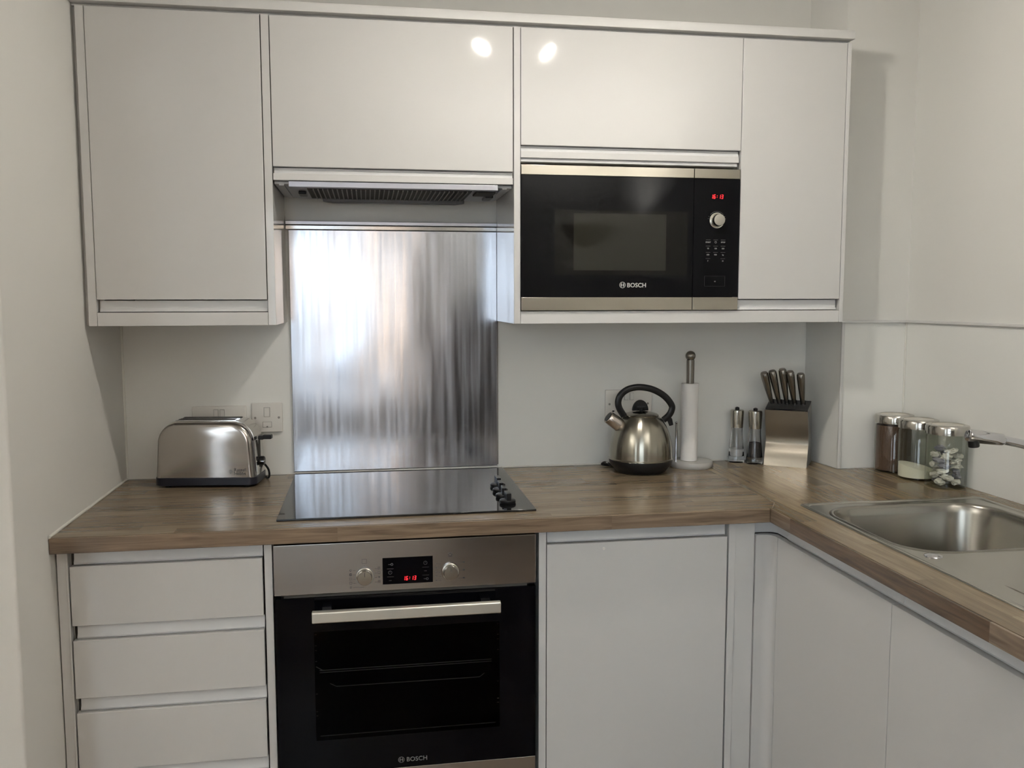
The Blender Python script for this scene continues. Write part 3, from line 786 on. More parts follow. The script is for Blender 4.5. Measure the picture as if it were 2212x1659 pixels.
# ------------------------------------------------------------------ sockets
def socket_plate(name, label, x0, x1, z0, z1, cat, kind):
    t = thing(name, label, cat)
    y1 = YB - .004; y0 = y1 - .008
    pl = obj('faceplate', B(x0, x1, y0, y1, z0, z1), M['socket'], t, bevel=.0025)
    w = x1 - x0; h = z1 - z0; xc = (x0 + x1) / 2
    def rocker(cx, cz, ww=.011, hh=.0205):
        f = obj('rocker_switch', B(cx - ww / 2, cx + ww / 2, y0 - .0035, y0, cz - hh / 2, cz + hh / 2), M['socket'], t, bevel=.0012)
        bm = bmesh.new()
        e = .0008
        for a, b, c, d in ((-ww / 2 - e, ww / 2 + e, hh / 2, hh / 2 + e), (-ww / 2 - e, ww / 2 + e, -hh / 2 - e, -hh / 2), (-ww / 2 - e, -ww / 2, -hh / 2, hh / 2), (ww / 2, ww / 2 + e, -hh / 2, hh / 2)):
            box(bm, cx + a, cx + b, y0 - .0006, y0, cz + c, cz + d)
        obj('switch_surround', bm, M['seam'], f, smooth=False)
    def screw(cx, cz):
        obj('screw', Cyl(cx, cz, y0, [(.0034, 0), (.0030, .0008), (0, .0010)], 16), M['slat'], t)
    if kind == 'double':
        rocker(xc - .0085, z1 - .021); rocker(xc + .0085, z1 - .021)
        screw(x0 + .013, z0 + h * .52); screw(x1 - .013, z0 + h * .52)
        bm = bmesh.new()
        for sx in (x0 + .036, x1 - .036):
            box(bm, sx - .002, sx + .002, y0 - .0004, y0 + .0005, z0 + h * .52, z0 + h * .52 + .0085)
            for q in (-.011, .011): box(bm, sx + q - .0033, sx + q + .0033, y0 - .0004, y0 + .0005, z0 + h * .26, z0 + h * .26 + .0042)
        obj('pin_holes', bm, M['blackplastic'], t, smooth=False)
    else:
        rocker(xc, z1 - .026, .0155, .0255)
        screw(x0 + .010, z0 + h * .50); screw(x1 - .010, z0 + h * .50)
        f = obj('fuse_carrier', B(xc - .012, xc + .012, y0 - .0015, y0, z0 + .015, z0 + .030), M['socket'], t, bevel=.001)
        bm = bmesh.new()
        for a, b, c, d in ((-.0128, .0128, .0300, .0307), (-.0128, .0128, .0143, .0150), (-.0128, -.0121, .015, .030), (.0121, .0128, .015, .030)):
            box(bm, xc + a, xc + b, y0 - .0008, y0, z0 + c, z0 + d)
        obj('carrier_surround', bm, M['seam'], f, smooth=False)
        obj('screw', Cyl(xc, z0 + .0165, y0 - .0015, [(.0024, 0), (.0020, .0006), (0, .0008)], 12), M['slat'], t)
    return t
socket_plate('wall_socket', 'white double wall socket half hidden behind the toaster', -.2760, -.1285, 1.0285, 1.1135, 'socket', 'double')
socket_plate('fused_switch', 'white square fused switch on the wall left of the steel splashback', -.1140, -.0285, 1.0350, 1.1195, 'switch', 'fused')
socket_plate('wall_socket', 'white double wall socket behind the kettle', .9250, 1.0720, 1.0480, 1.1390, 'socket', 'double')

# ------------------------------------------------------------------ toaster
t = thing('toaster', 'long brushed steel two-slice toaster with a black base on the left worktop', 'toaster', (-.2125, -.0795, ZT), math.radians(-7.2))
HL = .1315; HD = .062; TZ0, TZ1 = .026, .176
def arch(hl, z0, z1, rc, lean=.006, n=10):
    pts = [(-hl, z0), (hl, z0)]
    for k in range(n + 1):
        a = PI / 2 * k / n; pts.append((hl - lean - rc + rc * math.cos(a), z1 - rc * 1.05 + rc * 1.05 * math.sin(a)))
    for k in range(n + 1):
        a = PI / 2 + PI / 2 * k / n; pts.append((-hl + lean + rc + rc * math.cos(a), z1 - rc * 1.05 + rc * 1.05 * math.sin(a)))
    return pts
# body: three lofted bands so the front edge rounds over
def loft(sections, closed_ends=True):
    bm = bmesh.new(); rings = []
    for y, pts in sections: rings.append([bm.verts.new((x, y, z)) for x, z in pts])
    for a, b in zip(rings, rings[1:]):
        n = len(a)
        for i in range(n): bm.faces.new((a[i], a[(i + 1) % n], b[(i + 1) % n], b[i]))
    bm.faces.new(rings[0]); bm.faces.new(rings[-1])
    bmesh.ops.recalc_face_normals(bm, faces=bm.faces[:]); return bm
secs = [(-HD, arch(HL - .014, TZ0, TZ1 - .014, .046)), (-HD + .0015, arch(HL - .007, TZ0, TZ1 - .007, .050)),
        (-HD + .006, arch(HL - .002, TZ0, TZ1 - .002, .053)), (-HD + .013, arch(HL, TZ0, TZ1, .055)),
        (HD - .013, arch(HL, TZ0, TZ1, .055)), (HD - .006, arch(HL - .002, TZ0, TZ1 - .002, .053)), (HD, arch(HL - .014, TZ0, TZ1 - .014, .046))]
body = obj('body', loft(secs), M['toaster'], t, angle=50)
# polished band over the top and ends with the slots
bm = bmesh.new()
a = arch(HL + .0016, TZ0 + .002, TZ1 + .0016, .0555); 
for y0, y1 in ((-.036, .048),):
    prism(bm, a, y0, y1, 'xz')
obj('top_band', bm, mat('polished_band', (.62, .61, .58), .16, 1, bump=.02, bscale=40), t, angle=50)
bm = bmesh.new()
box(bm, -.082, .070, -.030, -.005, TZ1 - .001, TZ1 + .0022); box(bm, -.082, .078, .012, .036, TZ1 - .001, TZ1 + .0022)
obj('bread_slots', bm, M['gapdark'], t, smooth=False)
bm = bmesh.new()
for y in (-.031, -.0045, .0115, .0365):
    box(bm, -.083, .078, y - .0008, y + .0008, TZ1, TZ1 + .0034)
obj('slot_rims', bm, M['chrome'], t)
base = prism(bmesh.new(), rrect(-HL - .004, HL + .003, -HD - .003, HD + .003, .022), .006, TZ0 + .0015, 'xy')
obj('base', base, M['navyplastic'], t, bevel=.002)
for x in (-.105, .105):
    for y in (-.04, .04):
        obj('foot', lathe(bmesh.new(), [(0, 0), (.009, 0), (.009, .0065), (0, .0065)], 16, (x, y)), M['blackplastic'], t)
bm = bmesh.new(); box(bm, HL - .002, HL + .014, -.012, .008, .121, .132); box(bm, HL + .012, HL + .036, -.016, .004, .123, .135)
obj('lever', bm, M['blackplastic'], t, bevel=.003)
obj('lever_slot', B(HL - .003, HL + .0022, -.004, .0005, .045, .120), M['gapdark'], t, smooth=False)
T = Matrix.Translation((HL, .0, .062)) @ Matrix.Rotation(PI / 2, 4, 'Y')
obj('browning_dial', lathe(bmesh.new(), [(.0125, 0), (.0125, .010), (.0105, .0125), (0, .0125)], 24, M4=T), M['blackplastic'], t)
obj('dial_mark', B(HL + .003, HL + .0128, -.013, .013, .0612, .0630), M['chrome'], t, smooth=False)
bm = text_bm('Russell\nHobbs', .0125, (.0775, -HD - .0002, .0440), off=.0001, line=.78, sx=.92)
obj('lettering', bm, M['dark_print'], t, smooth=False)
bm = bmesh.new(); ring_bm(bm, .0680, .0440, -HD, .0036, .0044, n=20); box(bm, .0660, .0700, -HD - .0004, -HD, .0375, .0383); box(bm, .0676, .0684, -HD - .0004, -HD, .0440, .0480)
ring_bm(bm, .0680, .0440, -HD, .0015, .0021, n=14)
obj('emblem', bm, M['dark_print'], t, smooth=False)
obj('power_cord', tube(bmesh.new(), catmull([(HL + .004, .035, .045), (HL + .013, .040, .028), (HL + .012, .045, .006), (HL - .01, .0725, .004), (HL - .06, .078, .004)]), .003, 8), M['blackplastic'], t)

# ------------------------------------------------------------------ kettle
KX, KY = 1.0020, -.1100
t = thing('kettle', 'brushed steel dome kettle with black base and loop handle in front of a socket', 'kettle', (KX, KY, ZT))
obj('base', lathe(bmesh.new(), [(0, 0), (.068, 0), (.073, .003), (.080, .012), (.090, .022), (.0925, .0330), (.0925, .0375), (0, .0375)], 64), M['blackplastic'], t)
prof = [(.0925, .0375), (.0945, .0385), (.0945, .0410), (.0925, .0430), (.0922, .052), (.0915, .068), (.0892, .086), (.0855, .103), (.0800, .120), (.0730, .136), (.0640, .150), (.0550, .160), (.0510, .1635), (0, .1640)]
obj('body', lathe(bmesh.new(), prof, 72), M['kettlesteel'], t)
obj('lid', lathe(bmesh.new(), [(.050, .163), (.0510, .1665), (.046, .1700), (.030, .1745), (.012, .1765), (0, .1768)], 48), M['kettlesteel'], t)
kb = tube(bmesh.new(), [(0, 0, .175), (0, 0, .186)], .0055, 12)
kn = obj('lid_knob', kb, M['blackplastic'], t)
bm = prism(bmesh.new(), [(.0245 * math.cos(PI * k / 16), .1775 + .0315 * math.sin(PI * k / 16)) for k in range(17)], .006, .014, 'xz')
box(bm, -.013, .013, -.016, .006, .187, .191)
obj('knob_fin', bm, M['blackplastic'], kn, bevel=.0015)
hp = [(-.052, 0, .164), (-.066, 0, .186), (-.070, 0, .206), (-.062, 0, .226), (-.040, 0, .242), (-.006, 0, .2475), (.034, 0, .240), (.070, 0, .220), (.092, 0, .194), (.0930, 0, .178), (.084, 0, .162), (.068, 0, .149)]
obj('handle', tube(bmesh.new(), catmull(hp, 6), .0065, 14, 1.5), M['blackplastic'], t)
obj('handle_catch', tube(bmesh.new(), [(.080, 0, .156), (.088, 0, .148), (.0925, 0, .133)], [.006, .005, .004], 10, 1.6), M['blackplastic'], t)
d = Vector((-.80, -.05, .60)).normalized()
p0 = Vector((-.066, -.004, .137)); p1 = p0 + d * .044
sp = obj('spout', tube(bmesh.new(), [p0, p0 + d * .022, p1 - d * .002, p1], [.0200, .0195, .0190, .0178], 28), mat('spout_steel', (.55, .50, .46), .25, 1, bump=.02, bscale=80), t)
obj('spout_mouth', tube(bmesh.new(), [p1 - d * .001, p1 + d * .0012], .0145, 24), M['blackplastic'], sp)
obj('power_cord', tube(bmesh.new(), catmull([(-.075, .045, .010), (-.092, .055, .018), (-.098, .068, .010), (-.075, .085, .004), (-.04, .098, .004)]), .0038, 8), M['blackplastic'], t)

# ------------------------------------------------------------------ paper towel holder and roll
HX, HY = 1.1760, -.0640
t = thing('towel_holder', 'steel pole paper-towel holder on a round grey base right of the kettle', 'kitchen roll holder', (HX, HY, ZT))
obj('base', lathe(bmesh.new(), [(0, 0), (.0625, 0), (.0645, .003), (.0645, .015), (.0625, .0180), (0, .0190)], 64), M['marble'], t)
obj('pole', tube(bmesh.new(), [(-.008, 0, .018), (-.008, 0, .322)], .0118, 24), M['knifesteel'], t)
obj('finial', sphere(bmesh.new(), (-.008, 0, .334), .0152), M['knifesteel'], t)
obj('tension_arm', tube(bmesh.new(), [(-.050, -.004, .015), (-.050, -.004, .132)], .0034, 10), M['chrome'], t)
obj('arm_ball', sphere(bmesh.new(), (-.050, -.004, .134), .0045, u=14, v=10), M['chrome'], t)
r0, r1 = .0128, .0255
rl = obj('paper_towel_roll', lathe(bmesh.new(), [(r0, 0), (r1, 0), (r1, .232), (r0, .232)], 48, close=True), M['paper'])
rl.location = (HX - .008, HY, ZT + .0195)
tag(rl, 'thin white roll of paper towel on the pole holder', 'paper towel')

# ------------------------------------------------------------------ salt and pepper mills
def mill(x, y, label):
    t = thing('seasoning_mill', label, 'mill', (x, y, ZT), 0, 'pair of clear mills')
    prof = [(0, .0), (.0250, .0), (.0258, .003), (.0256, .016), (.0236, .022), (.0215, .050), (.0190, .075), (.0178, .096), (.0178, .1075),
            (.0150, .1075), (.0152, .096), (.0165, .075), (.0188, .050), (.0208, .024), (.0200, .019), (0, .019)]
    obj('body', lathe(bmesh.new(), prof, 40), M['glass'], t)
    obj('cap', lathe(bmesh.new(), [(0, .1078), (.0190, .1078), (.0192, .112), (.0208, .155), (.0203, .161), (.0175, .1635), (0, .164)], 40), mat('cap_steel', (.50, .475, .42), .14, 1), t)
    obj('nut', lathe(bmesh.new(), [(0, .164), (.0065, .164), (.0068, .169), (.003, .1715), (0, .1718)], 12), M['blackplastic'], t)
    return t
mill(1.3400, -.0180, 'clear salt mill with steel cap, white salt inside, left of the pair')
mill(1.3850, -.0500, 'clear pepper mill with steel cap, dark peppercorns inside, against the knife block')
o = obj('salt', lathe(bmesh.new(), [(0, .0195), (.0198, .0195), (.0205, .025), (.0200, .036), (.0195, .0415), (0, .0425)], 32), M['salt']); o.location = (1.34, -.018, ZT)
tag(o, 'white salt filling the bottom of the left clear mill', 'salt', kind='stuff')
o = obj('peppercorns', lathe(bmesh.new(), [(0, .0195), (.0198, .0195), (.0205, .025), (.0184, .050), (.0172, .064), (0, .068)], 32), M['pepper']); o.location = (1.385, -.050, ZT)
tag(o, 'black peppercorns half filling the right clear mill', 'peppercorns', kind='stuff')

# ------------------------------------------------------------------ knife block and knives
ang = math.radians(-35.5)
BC = Vector((1.4865, -.0700, ZT))
t = thing('knife_block', 'brushed steel knife block with a curved front holding five knives', 'knife block', BC, ang)
W2 = .0625
# side profile in (y, z): front is -y; the front face sweeps in and then overhangs
front = [(-.062, 0), (-.057, .020), (-.048, .044), (-.0385, .062), (-.0365, .070), (-.0385, .088), (-.045, .113), (-.053, .138), (-.0635, .160), (-.0680, .170)]
back = [(.010, .190), (.030, .150), (.040, .100), (.046, .050), (.047, 0)]
bm = prism(bmesh.new(), front + back, -W2, W2, 'yz')
obj('front_shell', prism(bmesh.new(), [(y, z) for y, z in front] + [(y + .004, z) for y, z in front[::-1]], -W2, W2, 'yz'), M['blocksteel'], t, angle=50)
bm = prism(bmesh.new(), [(y + .0042, z) for y, z in front] + back, -W2 + .0015, W2 - .0015, 'yz')
obj('core', bm, mat('block_side', (.30, .29, .27), .35, .8, bump=.02, bscale=60), t, angle=50)
bm = prism(bmesh.new(), [(-.0625, .1712), (.0105, .1912), (.0100, .1950), (-.0640, .1745)], -W2 + .001, W2 - .001, 'yz')
obj('slot_plate', bm, M['blackplastic'], t, bevel=.001)
kl = ['leftmost of the five steel-handled knives in the block, leaning furthest left', 'second steel-handled knife from the left in the block',
      'middle steel-handled knife, the tallest in the block', 'fourth steel-handled knife from the left in the block',
      'rightmost steel-handled knife in the block, nearly upright']
R = Matrix.Rotation(ang, 3, 'Z')
for i in range(5):
    u = (-.050, -.0275, -.0055, .0170, .041)[i]
    tip = Vector((0, 0, 0))
    root = BC + R @ Vector((u, -.024, .1865))
    f = (.030, .027, .024, .025, .020)[i]; s = (-.020, -.019, -.012, -.012, -.006)[i]; hgt = (.094, .100, .106, .100, .094)[i]
    # lean towards the front of the block, fanned a little sideways
    d = Vector((0, 0, 0)) + R @ Vector((s, -f, 0)) + Vector((0, 0, hgt))
    k = thing('kitchen_knife', kl[i], 'knife', root, 0, 'knives in the block')
    up = d.normalized(); L_ = d.length
    pts = [up * (L_ * q) for q in (.02, .10, .22, .5, .85, .97, 1.0)]
    obj('handle', tube(bmesh.new(), pts, [.0062, .0075, .0088, .0112, .0135, .0132, .0110], 20, .85), M['knifesteel'], k)
    obj('end_cap', tube(bmesh.new(), [up * (L_ * 1.0), up * (L_ * 1.012)], [.0112, .0104], 20, .85), mat('knife_cap', (.2, .17, .15), .35, 1) if i == 0 else bpy.data.materials['knife_cap'], k)
    bl = tube(bmesh.new(), [up * (L_ * .03) + Vector((0, 0, 0)), R @ Vector((0, .004, -.012))], [.0074, .0062], 14, .7)
    obj('bolster', bl, M['chrome'], k)
    obj('collar', tube(bmesh.new(), [R @ Vector((0, .006, -.001)), R @ Vector((0, .006, .012))], [.0095, .0075], 14, .9), M['blackplastic'], k)

# ------------------------------------------------------------------ glass storage jars
def jar(x, y, label, h=.166, r=.0515):
    t = thing('storage_jar', label, 'jar', (x, y, ZT), 0, 'glass storage jars beside the sink')
    prof = [(0, 0), (r - .004, 0), (r, .004), (r, h - .030), (r - .004, h - .022), (r - .004, h - .010)]
    obj('glass_body', lathe(bmesh.new(), prof, 56), M['jarglass'], t)
    R_ = r + .0025
    ld = obj('lid', lathe(bmesh.new(), [(r - .003, h - .022), (R_, h - .022), (R_ + .0004, h - .004), (R_ - .0015, h + .001), (R_ - .010, h + .003), (R_ - .014, h + .0015), (R_ - .014, h - .004), (r - .003, h - .004)], 56, close=True), mat('lid_steel', (.50, .48, .44), .15, 1, bump=.01, bscale=50) if 'lid_steel' not in bpy.data.materials else bpy.data.materials['lid_steel'], t)
    obj('lid_window', lathe(bmesh.new(), [(0, h - .003), (R_ - .0142, h - .003), (R_ - .0142, h + .0008), (0, h + .0012)], 48), M['lidglass'], ld)
    return t
J = ((1.7310, -.2350), (1.7350, -.3430), (1.7440, -.4560))
jar(*J[0], 'glass jar full of brown coffee with steel lid, nearest the corner')
jar(*J[1], 'glass jar holding a little white sugar, middle of the row')
jar(*J[2], 'glass jar of small wrapped sachets with steel lid, nearest the sink')
rr_ = .0480
o = obj('coffee', lathe(bmesh.new(), [(0, .0058), (rr_, .0068), (rr_, .137), (rr_ - .01, .1385), (0, .140)], 48), M['coffee']); o.location = (*J[0], ZT)
tag(o, 'brown ground coffee filling the jar nearest the corner', 'coffee', kind='stuff')
bm = lathe(bmesh.new(), [(0, .0058), (rr_, .0068), (rr_, .034), (rr_ * .6, .037), (0, .038)], 48)
for v in bm.verts:
    if v.co.z > .02: v.co.z += -v.co.x * .18 + v.co.y * .12
o = obj('sugar', bm, M['sugar']); o.location = (*J[1], ZT)
tag(o, 'white sugar heaped low in the middle jar', 'sugar', kind='stuff')
rnd = random.Random(5)
base_me = []
for q in range(3):
    bm = bmesh.new(); bmesh.ops.create_icosphere(bm, subdivisions=2, radius=1)
    for v in bm.verts:
        v.co *= rnd.uniform(.60, 1.15)
        v.co = Vector((v.co.x * .0185, v.co.y * .0130, v.co.z * .0085))
    me = bpy.data.meshes.new('sachet'); bm.to_mesh(me); bm.free(); me.materials.append(M['sachet'] if q != 1 else M['sachetgrey']); base_me.append(me)
spots = []
for lay in range(7):
    nn = 4 if lay < 6 else 2
    for q in range(nn):
        a = rnd.uniform(0, .8) + q * 2 * PI / nn + lay * .7
        rad = .028
        spots.append((rad * math.cos(a), rad * math.sin(a), .0165 + lay * .0138, a))
for i, (dx, dy, dz, a) in enumerate(spots):
    o = bpy.data.objects.new('sachet', base_me[i % 3]); COL.objects.link(o)
    o.location = (J[2][0] + dx, J[2][1] + dy, ZT + dz)
    o.rotation_euler = (rnd.uniform(-.35, .35), rnd.uniform(-.35, .35), a + PI / 2 + rnd.uniform(-.3, .3))
    tag(o, ('small pale wrapped sachet piled in the glass jar nearest the sink' if i % 3 != 1 else 'small dark grey wrapped sachet piled in the glass jar nearest the sink'), 'sachet',
        'pale sachets in the jar' if i % 3 != 1 else 'grey sachets in the jar')

# ------------------------------------------------------------------ sink and tap
t = thing('sink', 'inset stainless steel sink with a deep rounded bowl and drainer in the right worktop', 'sink')
def ring_loft(secs, cap_last=True, cap_first=False):
    bm = bmesh.new(); rings = []
    for pts, z in secs: rings.append([bm.verts.new((x, y, z)) for x, y in pts])
    for a, b in zip(rings, rings[1:]):
        n = len(a)
        for i in range(n): bm.faces.new((a[i], a[(i + 1) % n], b[(i + 1) % n], b[i]))
    if cap_last: bm.faces.new(rings[-1])
    return bm
bx0, bx1, by0, by1 = 1.283, 1.690, -1.020, -.645
def bow(g, r): return rrect(bx0 - g, bx1 + g, by0 - g, by1 + g, r, 12)
def skirt(secs, fill=False):
    bm = bmesh.new(); rs = [[bm.verts.new((x, y, z)) for x, y in pts] for pts, z in secs]
    for a, b in zip(rs, rs[1:]):
        for i in range(len(a)): bm.faces.new((a[i], a[(i + 1) % len(a)], b[(i + 1) % len(a)], b[i]))
    if fill: bm.faces.new(rs[-1])
    bmesh.ops.recalc_face_normals(bm, faces=bm.faces[:]); return bm
orr = lambda g, r: rrect(SX0 + g, SX1 - g, SY0 + g, SY1 - g, r, 12)
bm = skirt([(orr(0, .012), ZT + .0003), (orr(.0012, .012), ZT + .0026), (orr(.003, .013), ZT + .0032), (orr(.010, .018), ZT + .0030), (orr(.014, .020), ZT + .0008)])
obj('rim', bm, M['sink'], t, angle=50)
bm = bmesh.new()
A = [bm.verts.new((x, y, ZT + .0008)) for x, y in orr(.014, .020)]; Bq = [bm.verts.new((x, y, ZT + .0008)) for x, y in bow(.014, .100)]
ed = [bm.edges.new((q[i], q[(i + 1) % len(q)])) for q in (A, Bq) for i in range(len(q))]
bmesh.ops.triangle_fill(bm, edges=ed, use_beauty=True, normal=(0, 0, 1))
for f in bm.faces:
    if f.normal.z < 0: f.normal_flip()
obj('drainer', bm, M['sink'], t, smooth=False)
bm = skirt([(bow(.014, .100), ZT + .0008), (bow(.011, .098), ZT + .0028), (bow(.006, .095), ZT + .0026), (bow(.002, .092), ZT - .0005), (bow(0, .09), ZT - .006), (bow(-.004, .088), ZT - .02), (bow(-.010, .082), ZT - .14), (bow(-.016, .078), ZT - .155), (bow(-.030, .070), ZT - .163), (bow(-.06, .05), ZT - .165)], True)
obj('basin', bm, mat('basin_steel_shaded', (.33, .315, .28), .25, 1, bump=.02, bscale=90), t, angle=60)  # darker copy of the sink steel, paints in the bowl's dark reflections
bm = bmesh.new()
for i in range(9):
    x = 1.315 + i * .042
    tube(bm, [(x, -1.215, ZT - .0006), (x, -1.25, ZT + .0010), (x, -1.43, ZT + .0010), (x, -1.455, ZT - .0006)], .0028, 8, .5)
obj('drainer_ridges', bm, M['sink'], t)
obj('waste', lathe(bmesh.new(), [(0, ZT - .1635), (.040, ZT - .1635), (.042, ZT - .1645)], 32, (1.487, -.83)), M['chrome'], t)
obj('hole_cover', lathe(bmesh.new(), [(.0175, 0), (.0165, .002), (.010, .0042), (0, .0050)], 28, (1.3020, -1.0420), ZT + .0006), M['chrome'], t)

t = thing('kitchen_tap', 'chrome kitchen tap whose spout reaches in from the right over the sink', 'tap', (0, 0, 0))
obj('column', lathe(bmesh.new(), [(.027, 0), (.027, .006), (.021, .012), (.0195, .150), (.021, .160), (.021, .185), (.015, .197), (0, .199)], 40, (1.712, -.862), ZT + .003), M['chrome'], t)
sp = [(1.712, -.862, 1.073), (1.66, -.861, 1.0875), (1.62, -.861, 1.0975), (1.588, -.860, 1.1040)]
obj('spout', tube(bmesh.new(), sp, .0102, 20), M['chrome'], t)
dv = (Vector((1.502, -.860, 1.1165)) - Vector((1.588, -.860, 1.1040)))
pts = [Vector((1.588, -.860, 1.1040)) + dv * q for q in (0, .05, .3, .6, .95, 1.0, 1.03)]
obj('spray_head', tube(bmesh.new(), pts, [.0108, .0130, .0138, .0146, .0142, .0125, .008], 28), M['chrome'], t)
T = Matrix.Translation((1.517, -.860, 1.0905)) @ Matrix.Rotation(-.12, 4, 'Y')
obj('aerator', lathe(bmesh.new(), [(0, .0), (.0105, .0), (.0115, .002), (.0115, .016), (0, .016)], 24, M4=T), M['blackplastic'], t)
obj('lever', tube(bmesh.new(), [(1.712, -.862, 1.108), (1.722, -.875, 1.125), (1.735, -.905, 1.150)], [.008, .006, .005], 12), M['chrome'], t)

# ------------------------------------------------------------------ ceiling spotlight bar (the place's own lamp, above the frame)
t = thing('ceiling_spotlight', 'white ceiling bar with two lit spotlight heads, above the picture', 'ceiling light')
obj('ceiling_plate', lathe(bmesh.new(), [(0, ZC - .030), (.05, ZC - .030), (.055, ZC - .026), (.055, ZC - .001), (0, ZC - .001)], 32, (.66, -.86)), M['handlesteel'], t)
obj('stem', tube(bmesh.new(), [(.66, -.86, ZC - .03), (.66, -.86, 2.265)], .008, 12), M['handlesteel'], t)
obj('bar', tube(bmesh.new(), [(.54, -.83, 2.265), (.82, -.87, 2.265)], .008, 12), M['handlesteel'], t)
def spot(c, aim, strength, nm):
    a = Vector(aim).normalized()
    q = a.to_track_quat('Z', 'Y').to_matrix().to_4x4(); T = Matrix.Translation(c) @ q
    obj('shade', lathe(bmesh.new(), [(.006, -.060), (.016, -.056), (.024, -.030), (.027, -.004), (.0255, -.004), (.0225, -.030), (.014, -.052), (.006, -.056)], 32, close=True, M4=T), M['handlesteel'], t)
    mb = mat(nm, (1, .95, .85), .4, emit=(1, .94, .85), estr=strength)
    bm = bmesh.new(); bmesh.ops.create_uvsphere(bm, u_segments=20, v_segments=10, radius=.0235, matrix=T @ Matrix.Diagonal((1, 1, .25, 1)))
    obj('bulb', bm, mb, t)
    tube_b = tube(bmesh.new(), [Vector(c) - a * .055, Vector((c[0], c[1] - .02, 2.262))], .005, 10)
    obj('arm', tube_b, M['handlesteel'], t)
spot((.575, -.81, 2.185), (-.53, -.02, -.80), SPL, 'lit_bulb_left')
spot((.785, -.82, 2.180), (.68, .02, -.68), SPR, 'lit_bulb_right')

# ------------------------------------------------------------------ unseen room behind: bookcase for a dark reflection, added fill lamps
bk = thing('bookcase', 'dark brown bookcase against the rear wall, added for its dark reflection', 'bookcase')  # stand-in for an unidentified dark shape mirrored in the splashback
dk = mat('dark_stained_wood', (.13, .105, .09), .5, bump=.1, bscale=20)
bm = bmesh.new(); y0_, y1_ = YR + .002, YR + .30
for a, b_ in ((.66, .68), (1.44, 1.46)): box(bm, a, b_, y0_, y1_, 0, 1.42)
box(bm, .68, 1.44, y0_, y0_ + .01, 0, 1.42)
obj('case', bm, dk, bk, smooth=False)
for z in (.06, .40, .74, 1.08, 1.40): obj('shelf', B(.68, 1.44, y0_ + .01, y1_, z, z + .018), dk, bk, smooth=False)
upm = mat('fill_bulb', (1, .95, .9), .4, emit=(1, .975, .94), estr=FILL)
upf = mat('fill_bulb_far', (1, .95, .9), .4, emit=(1, .975, .94), estr=FILL * 1.9)
def uplighter(loc, label, upm):  # invented lamps, added to lift the bounce light off the ceiling
    fl = thing('fill_lamp', label, 'lamp', loc)
    obj('base', lathe(bmesh.new(), [(0, 0), (.13, 0), (.13, .015), (.02, .03), (0, .03)], 32), M['handlesteel'], fl)
    obj('pole', tube(bmesh.new(), [(0, 0, .02), (0, 0, 1.72)], .012, 12), M['handlesteel'], fl)
    obj('bowl_shade', lathe(bmesh.new(), [(.010, 1.70), (.06, 1.715), (.15, 1.79), (.17, 1.83), (.165, 1.83), (.145, 1.795), (.06, 1.722), (.010, 1.708)], 40, close=True), M['handlesteel'], fl)
    obj('bulb', lathe(bmesh.new(), [(0, 1.735), (.06, 1.735), (.062, 1.745), (.05, 1.755), (0, 1.757)], 24), upm, fl)
uplighter((1.45, -2.95, 0), 'added fill uplighter, unseen, in the right rear corner of the room', upm)
uplighter((-1.95, -2.60, 0), 'added fill uplighter, unseen, by the far left wall of the room', upf)
# outside
bm = bmesh.new(); box(bm, XFAR - 12, XR_WALL + 12, -30, YR - .13, -.2, -.06)
struct('ground', bm, M['grass'], smooth=False)
bh = thing('neighbour_house', 'sunlit brick house beyond the rear window', 'house')
obj('wall', B(.12, 6.0, -16.0, -10.0, -.06, 5.0), M['brick'], bh, smooth=False)
obj('roof', prism(bmesh.new(), [(-.2, 5.0), (6.2, 5.0), (3.0, 7.4)], -16.2, -9.8, 'xz'), M['tile'], bh, smooth=False)

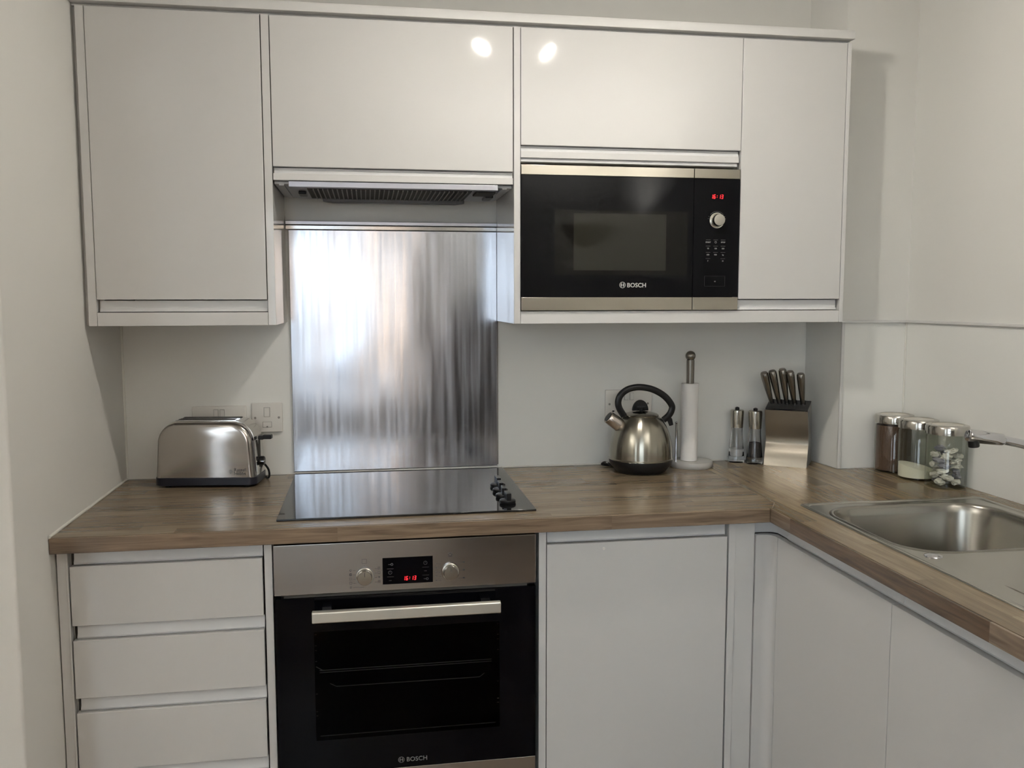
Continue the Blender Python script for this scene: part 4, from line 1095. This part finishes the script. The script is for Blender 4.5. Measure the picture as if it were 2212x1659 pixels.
# ------------------------------------------------------------------ light
wd = bpy.data.worlds.new('sky'); bpy.context.scene.world = wd; wd.use_nodes = True
bg = wd.node_tree.nodes['Background']; bg.inputs['Color'].default_value = (.80, .89, 1.0, 1); bg.inputs['Strength'].default_value = SKY
pl = bpy.data.lights.new('window_portal', 'AREA'); pl.shape = 'RECTANGLE'; pl.size = WX1 - WX0; pl.size_y = WZ1 - WZ0
pl.cycles.is_portal = True
po = bpy.data.objects.new('window_portal', pl); COL.objects.link(po)
po.location = ((WX0 + WX1) / 2, YR - .10, (WZ0 + WZ1) / 2); po.rotation_euler = (PI / 2, 0, 0)
po.rotation_euler = (PI / 2, 0, PI)
p2 = bpy.data.lights.new('door_portal', 'AREA'); p2.shape = 'RECTANGLE'; p2.size = GX1 - GX0; p2.size_y = GZ1 - GZ0; p2.cycles.is_portal = True
q2 = bpy.data.objects.new('door_portal', p2); COL.objects.link(q2); q2.location = ((GX0 + GX1) / 2, YR - .10, (GZ0 + GZ1) / 2); q2.rotation_euler = (PI / 2, 0, PI)
sun = bpy.data.lights.new('sun', 'SUN'); sun.energy = SUN; sun.color = (1, .9, .75); sun.angle = .01
so = bpy.data.objects.new('sun', sun); COL.objects.link(so); so.rotation_euler = (math.radians(52), 0, math.radians(155))
so.location = (0, 5, 8)

# ------------------------------------------------------------------ camera
cam = bpy.data.cameras.new('camera'); co = bpy.data.objects.new('camera', cam); COL.objects.link(co)
F = 1900.1549; cx, cy, cz, yaw, pit, rol = .2153, -2.5688, 1.4112, .1628, -.0953, -.0013
cam.sensor_width = 36; cam.lens = F / 2212 * 36; cam.clip_start = .01
fw = Vector((math.sin(yaw) * math.cos(pit), math.cos(yaw) * math.cos(pit), math.sin(pit)))
rt = Vector((math.cos(yaw), -math.sin(yaw), 0)); up = rt.cross(fw)
r2 = math.cos(rol) * rt + math.sin(rol) * up; u2 = -math.sin(rol) * rt + math.cos(rol) * up
m4 = Matrix(((r2.x, u2.x, -fw.x, cx), (r2.y, u2.y, -fw.y, cy), (r2.z, u2.z, -fw.z, cz), (0, 0, 0, 1)))
co.matrix_world = m4
sc = bpy.context.scene; sc.camera = co
sc.view_settings.view_transform = 'Standard'; sc.view_settings.look = 'None'
sc.view_settings.gamma = 1; sc.view_settings.use_curve_mapping = False
sc.view_settings.exposure = 0.46
